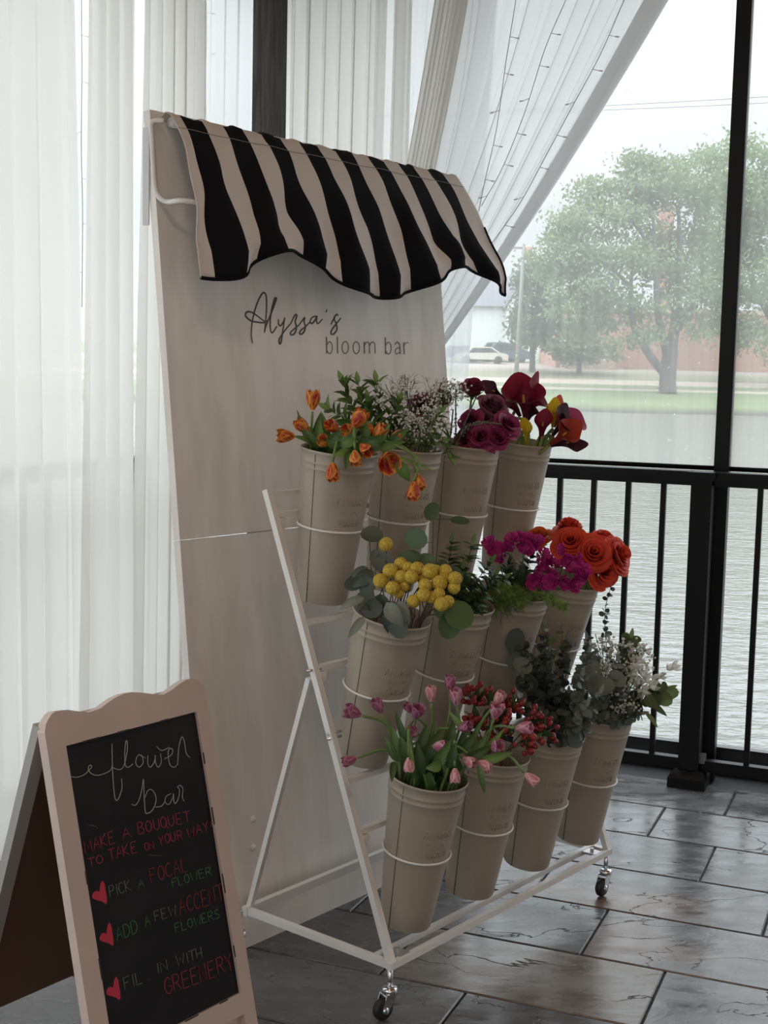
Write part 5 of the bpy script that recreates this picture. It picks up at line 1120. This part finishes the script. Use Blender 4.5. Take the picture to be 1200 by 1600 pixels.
leafset('grey eucalyptus branch drooping over the outer rim with pointed pale leaves', b, [(580, 960, .06), (572, 945, .08), (560, 955, .09)], [(550, 943, .09, 8, 2.6, 205, .6, .8), (557, 980, .10, 7, 3, 232, .5, .85), (583, 951, .07, 15, 1.1, 200, 0, .12), (573, 938, .06, 15, 1.1, 160, .1, .2), (596, 945, .05, 14, 1.1, 100, 0, .08), (606, 962, .07, 14, 1.1, -60, 0, .06)], EU1)
leafset('eucalyptus sprig with two long pale leaves hanging over the front rim', b, [(610, 965, .07), (615, 955, .10), (617, 960, .11)], [(617, 960, .12, 13, 1.75, -55, .25, .85), (631, 958, .11, 12, 1.75, -65, .2, .75), (623, 975, .10, 18, 1.2, -70, .1, .08), (603, 975, .09, 6, 2.5, -75, 0, .05)], EU1)
leafset('eucalyptus with broad round green leaves below the yellow balls', b, [(690, 960, .06), (705, 955, .08), (720, 960, .08)], [(716, 961, .09, 23, 1.05, -20, .1, .9), (702, 975, .09, 19, 1.15, -100, 0, .5), (695, 955, .08, 14, 1.1, 180, .1, .4)], ((.04, .07, .025), (.10, .165, .055)))
leafset('thin eucalyptus branch with round leaves up in front of the top tier buckets', b, [(675, 930, .02), (676, 880, .02), (677, 800, .02)], [(651, 842, .03, 17, 1.1, 160, .1, .5), (674, 800, .02, 12, 1.3, 60, .3, .4), (718, 814, .02, 9, 1.6, -10, .9, .3), (664, 877, .03, 14, 1.3, 180, .8, .7), (640, 872, .03, 14, 1.3, 190, .8, .45), (690, 890, .03, 13, 1.2, 0, .4, .4), (706, 900, .03, 16, 1.1, -20, .2, .3)], ((.03, .06, .03), (.12, .18, .09)))
# ---- mixed greens and feathery fern in the middle tier
b = (1, 1)
for i, (pp, lb) in enumerate(([[(700, 950, 0), (700, 900, .02), (705, 850, .02)], 'dark green spray rising behind the yellow balls'], [[(715, 950, 0), (725, 905, .02), (738, 850, .01)], 'dark green spray with curled bright tip'], [[(720, 950, .02), (740, 915, .03), (765, 880, .03)], 'dark green spray leaning toward the magenta flowers'], [[(710, 950, .04), (715, 920, .06), (722, 890, .06)], 'small leaved bush of greens beside the yellow balls'], [[(730, 950, .04), (750, 930, .05), (785, 905, .05)], 'long dark green spray across the fern'], [[(695, 955, .05), (690, 930, .06), (688, 905, .05)], 'dark green sprig tucked under the thin eucalyptus'], [[(735, 955, .05), (755, 925, .06), (772, 900, .06)], 'green sprig with small glossy leaves next to the fern'])):
    branch('greenery_spray', lb, 'greenery', b, pp, dict(kind='blade', size=.016, step=.0075, n=3, cols=((.028, .06, .018), (.085, .155, .04)) if i != 1 else MG, wid=.50, fwd=.25, taper=.3, start=16), rg)
def fern(label, b, pp, nl, ln, rg, colr):
    pts = [bp(b, *p) for p in pp]; b0, t0, ax = BK[b]; v = pts[0]-t0; lat = v-(v@ax)*ax; e = unit(lat); full = smooth_path([b0+ax*.014+e*.02, (b0+t0)/2+e*.045, t0+e*min(.064, np.linalg.norm(lat))]+pts, 9)
    r = thing('asparagus_fern', label, 'fern', full[0]); mb = MB(); mb.tube(full, .0011, 5); mb.build('stem', STEMG, r); mb = MB(); seg = full[-24:]
    for i in range(nl):
        f = rg.random(); k = min(len(seg)-2, int(f*(len(seg)-1))); q = seg[k]; t = unit(seg[k+1]-seg[k]); o = rg.normal(size=3)*np.array([1, 1, .45]); o = unit(o-(o@t)*t); end = q+(o+t*.8)*ln*(1.1-.7*f)*(.4+.6*rg.random())
        c_ = cols(colr[0], colr[1], rg.random()); s_ = unit(np.cross(end-q, FW))*.0008
        mb.add([q-s_, q+s_, end+s_*.6, end-s_*.6], [(0, 1, 2, 3)], c_)
        for _ in range(9):
            g = q+(end-q)*(.25+.75*rg.random()); h_ = g+unit(rg.normal(size=3)+t)*ln*.30; s2 = unit(np.cross(h_-g, FW))*.0009
            mb.add([g-s2, g+s2, h_], [(0, 1, 2)], c_)
    mb.build('needles', LEAFG, r); return r
FC = ((.09, .16, .035), (.28, .42, .10))
b = (1, 2)
for lb, pp in (('light green feathery fern lying across the middle tier rims', [(770, 945, .06), (760, 930, .09), (735, 938, .10)]), ('feathery fern frond falling forward over the rim', [(785, 945, .07), (795, 925, .10), (815, 945, .11)]), ('feathery fern frond reaching across the coral rose bucket', [(800, 940, .08), (835, 925, .10), (885, 950, .10)]), ('dense fern tuft in the middle of the fern bucket', [(775, 940, .06), (778, 922, .09), (790, 930, .10)]), ('dark fern frond behind the light ones', [(770, 930, .03), (800, 910, .05), (835, 915, .06)]), ('dark fern frond under the magenta blooms', [(790, 930, .04), (820, 905, .06), (850, 925, .08)])):
    fern(lb, b, pp, 190, .042, rg, FC if 'dark' not in lb else DG)
for lb, pp in (('dark leafy stem below the magenta flower farthest over', [(790, 930, .0), (790, 900, .01), (795, 880, .01)]), ('dark leafy stem between the two magenta clusters', [(810, 930, .0), (822, 890, .02), (830, 870, .02)]), ('dark leaves filling the fern bucket', [(800, 940, .02), (805, 915, .03), (812, 895, .03)])):
    branch('greenery_spray', lb, 'greenery', b, pp, dict(kind='blade', size=.014, step=.007, n=3, cols=((.014, .025, .012), (.04, .065, .025)), wid=.5, fwd=.4, taper=.2, start=16), rg)
# ---- red berries
BERRY = mat('red_berry', (.20, .014, .018), .3, noise=(8, (.32, .03, .025), .4, .6)); SEPAL = mat('berry_sepal', (.06, .09, .03), .6)
b = (2, 1)
def berries(label, pp, n, spread, rg):
    pts = [bp(b, *p) for p in pp]; b0, t0, ax = BK[b]; v = pts[0]-t0; lat = v-(v@ax)*ax; e = unit(lat); full = smooth_path([b0+ax*.014+e*.02, (b0+t0)/2+e*.045, t0+e*min(.062, np.linalg.norm(lat))]+pts, 6)
    r = thing('berry_sprig', label, 'berry sprig', full[0]); st_ = MB(); st_.tube(full, .0016, 6); t = unit(full[-1]-full[-6]); lv = MB()
    bal = []
    for i in range(n):
        o = rg.normal(size=3); o = unit(o-(o@t)*t*.7); c = full[-1]-t*spread*1.3*rg.random()+o*spread*(.4+.6*rg.random()); q = full[-3]-t*.01; st_.tube([q, (q+c)/2+t*.004, c], .0007, 4)
        mb = MB(); d = unit(c-q+t*.02); mb.ball(c, .0068*(.85+.3*rg.random()), 2, (d, 1.3)); bo = mb.build('berry', BERRY, r); bal.append(bo)
        for k in range(3):
            x, y, z = frame_of(d, k*2.1+i); blade(lv, c-d*.008, c-d*.002+x*.008, .0028, d, .2, .1, (.05, .08, .025), None, 5)
    for k in range(5):
        o = unit(rg.normal(size=3)+t*.3); q = full[-5]; blade(lv, q, q+o*.05, .009, t-FW*.5, .1, .2, cols(*DG, rg.random()), None, 6)
    st_.build('stem', WOODY, r); lv.build('leaves', LEAFG, r)
for lb, pp in (('red berry sprig with the highest open tips', [(755, 1170, .0), (745, 1120, .02), (738, 1072, .02)]), ('red berry sprig behind the pale leaning pink tulip', [(765, 1170, .0), (765, 1120, .02), (768, 1078, .0)]), ('red berry sprig in front of the dark eucalyptus', [(785, 1170, .0), (795, 1125, .02), (808, 1085, .0)]), ('red berry sprig in the middle of the berry bucket', [(775, 1170, .05), (780, 1140, .07), (785, 1105, .06)]), ('dark red berry sprig low beside the bunch of pink tulips', [(750, 1175, .05), (745, 1145, .06), (742, 1112, .05)]), ('bright red berry sprig leaning to the eucalyptus bucket', [(795, 1170, .05), (820, 1140, .06), (848, 1118, .05)]), ('red berry sprig low over the rim under the long stemmed tulip', [(790, 1175, .08), (810, 1165, .10), (836, 1152, .10)]), ('red berry sprig behind the striped mauve tulip', [(765, 1178, .06), (770, 1158, .08), (790, 1140, .07)]), ('outermost red berry sprig beside the eucalyptus bucket', [(800, 1168, .04), (830, 1150, .06), (862, 1140, .05)])):
    berries(lb, pp, 17, .030, rg)
# ---- dark eucalyptus bucket
b = (2, 2); ED = dict(kind='disc', size=.015, step=.0085, n=3, cols=EUD, taper=.45, start=16, fwd=.35, asp=1.15)
for i, (pp, lb) in enumerate(([[(850, 1130, .0), (838, 1080, .02), (815, 1000, .02)], 'dark eucalyptus branch with round leaves farthest toward the berries'], [[(860, 1130, .0), (855, 1070, .02), (848, 985, .02)], 'dark eucalyptus branch standing tall before the fern bucket'], [[(870, 1130, .0), (875, 1070, .02), (885, 1000, .02)], 'tall eucalyptus branch in the middle of the dark bucket'], [[(880, 1130, .02), (900, 1080, .04), (920, 1020, .04)], 'eucalyptus branch leaning into the white flowers'], [[(850, 1140, .05), (835, 1110, .07), (818, 1060, .07)], 'dark eucalyptus branch with leaves beside the berry sprigs'], [[(870, 1140, .06), (868, 1110, .08), (865, 1050, .08)], 'dark eucalyptus branch facing out in the shaded middle'], [[(885, 1140, .06), (895, 1110, .08), (908, 1060, .08)], 'eucalyptus branch facing out with larger grey leaves'], [[(870, 1150, .09), (865, 1135, .11), (850, 1115, .12)], 'eucalyptus branch spilling low over the dark rim'], [[(890, 1148, .09), (900, 1140, .11), (915, 1105, .12)], 'eucalyptus branch spilling over the rim toward the white flowers'], [[(860, 1140, .03), (850, 1100, .05), (858, 1020, .05)], 'thin eucalyptus branch with small leaves at the back'], [[(845, 1145, .06), (828, 1125, .08), (822, 1095, .08)], 'short dark eucalyptus branch over the berries'], [[(880, 1145, .05), (885, 1120, .07), (888, 1085, .07)], 'short eucalyptus branch deep in the dark bucket'], [[(862, 1150, .08), (852, 1135, .10), (838, 1125, .10)], 'short eucalyptus branch at the rim above the bare bucket side'], [[(895, 1140, .07), (915, 1120, .09), (935, 1085, .09)], 'eucalyptus branch with dusty leaves crossing to the white bucket'])):
    branch('eucalyptus_branch', lb, 'eucalyptus', b, pp, dict(ED, size=.017 if i in (0, 6, 8, 13) else .0135, cols=EUD if i not in (3, 6, 8, 13) else EU), rg)
for lb, pp in (('eucalyptus branch with two big round dark leaves over the fern bucket', [(840, 1120, .02), (820, 1060, .03), (808, 1000, .03)]),):
    leafset(lb, b, pp, [(806, 1003, .03, 16, 1.25, 80, 0, .2), (812, 1032, .03, 16, 1.2, 200, 0, .45), (816, 1040, .04, 13, 1.2, -30, .3, .8), (824, 1068, .04, 17, 1.1, 180, 0, .1), (834, 1090, .04, 16, 1.1, 0, 0, .15)], EU1)
for lb, pp in (('thin leaved sprig standing up before the middle tier bucket', [(875, 1050, .03), (862, 1020, .04), (853, 975, .04)]), ('thin leaved sprig curving up under the fern tips', [(885, 1050, .02), (880, 1010, .03), (876, 975, .03)])):
    branch('eucalyptus_sprig', lb, 'eucalyptus', b, pp, dict(kind='disc', size=.0085, step=.017, n=2, cols=EUG, taper=.5, start=24, fwd=.2, asp=1.5), rg)
# ---- white flower bucket
b = (2, 3); ES = dict(ED, cols=EU, size=.0135)
for i, (pp, lb) in enumerate(([[(950, 1110, .0), (950, 1040, .0), (945, 960, -.01), (958, 905, -.02)], 'tall thin eucalyptus spire rising against the river'], [[(960, 1110, .0), (975, 1050, .0), (985, 1000, .0)], 'green eucalyptus branch with broad leaves against the light'], [[(940, 1115, .03), (930, 1060, .04), (918, 1000, .03)], 'grey eucalyptus branch beside the dark bucket'], [[(955, 1120, .06), (960, 1080, .08), (965, 1035, .08)], 'grey eucalyptus branch in front of the white blooms'], [[(945, 1120, .07), (938, 1095, .09), (935, 1060, .09)], 'eucalyptus branch with a big grey leaf in the middle'], [[(975, 1115, .05), (1000, 1095, .06), (1040, 1078, .06)], 'green eucalyptus branch reaching farthest toward the railing post'], [[(965, 1125, .09), (975, 1120, .11), (1000, 1115, .11)], 'grey leaves spilling over the outer bucket rim'], [[(945, 1125, .09), (940, 1120, .11), (930, 1110, .11)], 'grey leaves spilling over the inner bucket rim'], [[(975, 1120, .05), (985, 1100, .07), (995, 1080, .07)], 'dark leaves under the white freesia'])):
    c_ = EUG if i in (1, 5) else (EU if i not in (0, 8) else EUD)
    branch('eucalyptus_branch', lb, 'eucalyptus', b, pp, dict(ES, cols=c_, size=.010 if i == 0 else (.019 if i in (1, 5) else .0145), step=.014 if i == 0 else .009, n=2 if i == 0 else 3, taper=.4, start=20 if i == 0 else 16), rg)
leafset('sprig with two broad pale green leaves held out toward the railing post', b, [(990, 1105, .05), (1010, 1090, .06), (1025, 1082, .06)], [(1022, 1084, .06, 14, 1.15, 30, 0, .9), (1043, 1083, .06, 11, 1.5, 5, .2, .7), (1035, 1090, .06, 12, 1.3, -30, 0, .6), (1028, 1108, .06, 5, 3.6, -38, 0, .1), (1018, 1125, .07, 4, 3.8, -52, 0, .5)], ((.07, .10, .05), (.20, .28, .09)))
leafset('eucalyptus sprig with one large grey leaf lying flat', b, [(940, 1100, .08), (936, 1080, .11), (935, 1072, .12)], [(938, 1073, .13, 17, 1.25, -8, .5, .9), (925, 1052, .11, 14, 1.4, 70, .2, .8), (963, 1060, .10, 12, 1.3, -40, .2, 1)], EU1)
WHP = mat('white_petal', vcol=True, rough=.6, trans=.35)
for lb, pp in (('spray of tiny white blossom behind the white bucket', [(950, 1100, 0), (945, 1050, .0), (930, 990, .0)]), ('tiny white blossom spray at the top of the white bunch', [(955, 1100, .02), (960, 1050, .02), (968, 1000, .01)]), ('tiny white blossom spray on the river side', [(970, 1100, .0), (985, 1050, .0), (1004, 1005, .0)]), ('tiny white blossom spray facing out in the middle', [(950, 1110, .06), (945, 1075, .07), (940, 1035, .07)]), ('tiny white blossom spray beside the freesia', [(965, 1110, .04), (980, 1070, .05), (990, 1035, .05)]), ('low white blossom among dark leaves at the rim', [(960, 1120, .06), (970, 1110, .08), (975, 1090, .08)])):
    gyp(b, lb, pp, .045, 40, rg, 'white blossom', .0034, 'white_blossom', mat('bright_white_floret', (.85, .85, .82), .7, trans=.35))
def freesia(label, pp, fl):
    pts = [bp(b, *p) for p in pp]; b0, t0, ax = BK[b]; v = pts[0]-t0; lat = v-(v@ax)*ax; e = unit(lat); full = smooth_path([b0+ax*.014+e*.02, (b0+t0)/2+e*.045, t0+e*min(.062, np.linalg.norm(lat))]+pts, 6)
    r = thing('white_freesia', label, 'freesia', full[0]); mb = MB(); mb.tube(full, .0017, 6); mb.build('stem', STEMG, r)
    for (px, py, dz, a, R) in fl:
        c = bp(b, px, py, dz); n = unit(RT*math.cos(math.radians(a))+UP*math.sin(math.radians(a))-FW*.5); mb = MB(); x, y, z = frame_of(n, rg.random()*6)
        for k in range(6):
            o = x*math.cos(k*1.047)+y*math.sin(k*1.047); blade(mb, c-z*R*1.1, c+o*R*1.0+z*R*.4, R*.50, z, .18*-1, .25, (.72, .72, .66), (.88, .88, .84), 7)
        mb.build('bloom', WHP, r)
for lb, pp, fl in (('white freesia in the middle of the outer cluster', [(975, 1105, .05), (985, 1075, .06), (996, 1055, .07)], [(988, 1058, .08, 200, .016), (1000, 1068, .08, -60, .017), (1008, 1050, .07, 60, .016), (992, 1042, .07, 110, .015), (1015, 1060, .07, 0, .015)]), ('white freesia stretching farthest out to the dark railing', [(985, 1105, .04), (1010, 1075, .04), (1040, 1052, .04)], [(1058, 1040, .04, 20, .015), (1047, 1042, .04, 60, .011), (1038, 1056, .04, 10, .012), (1028, 1062, .05, -30, .017)]), ('white freesia low with wide open blooms facing out', [(980, 1110, .07), (995, 1090, .09), (1005, 1080, .09)], [(1012, 1078, .09, 0, .017), (1024, 1070, .08, 30, .017), (998, 1085, .09, 220, .016), (1002, 1062, .08, 100, .014)]), ('white freesia high at the back of the outer cluster', [(970, 1100, .02), (985, 1050, .02), (995, 1025, .02)], [(990, 1028, .03, 120, .013), (1002, 1030, .03, 40, .013), (985, 1015, .02, 90, .011)])):
    freesia(lb, pp, fl)
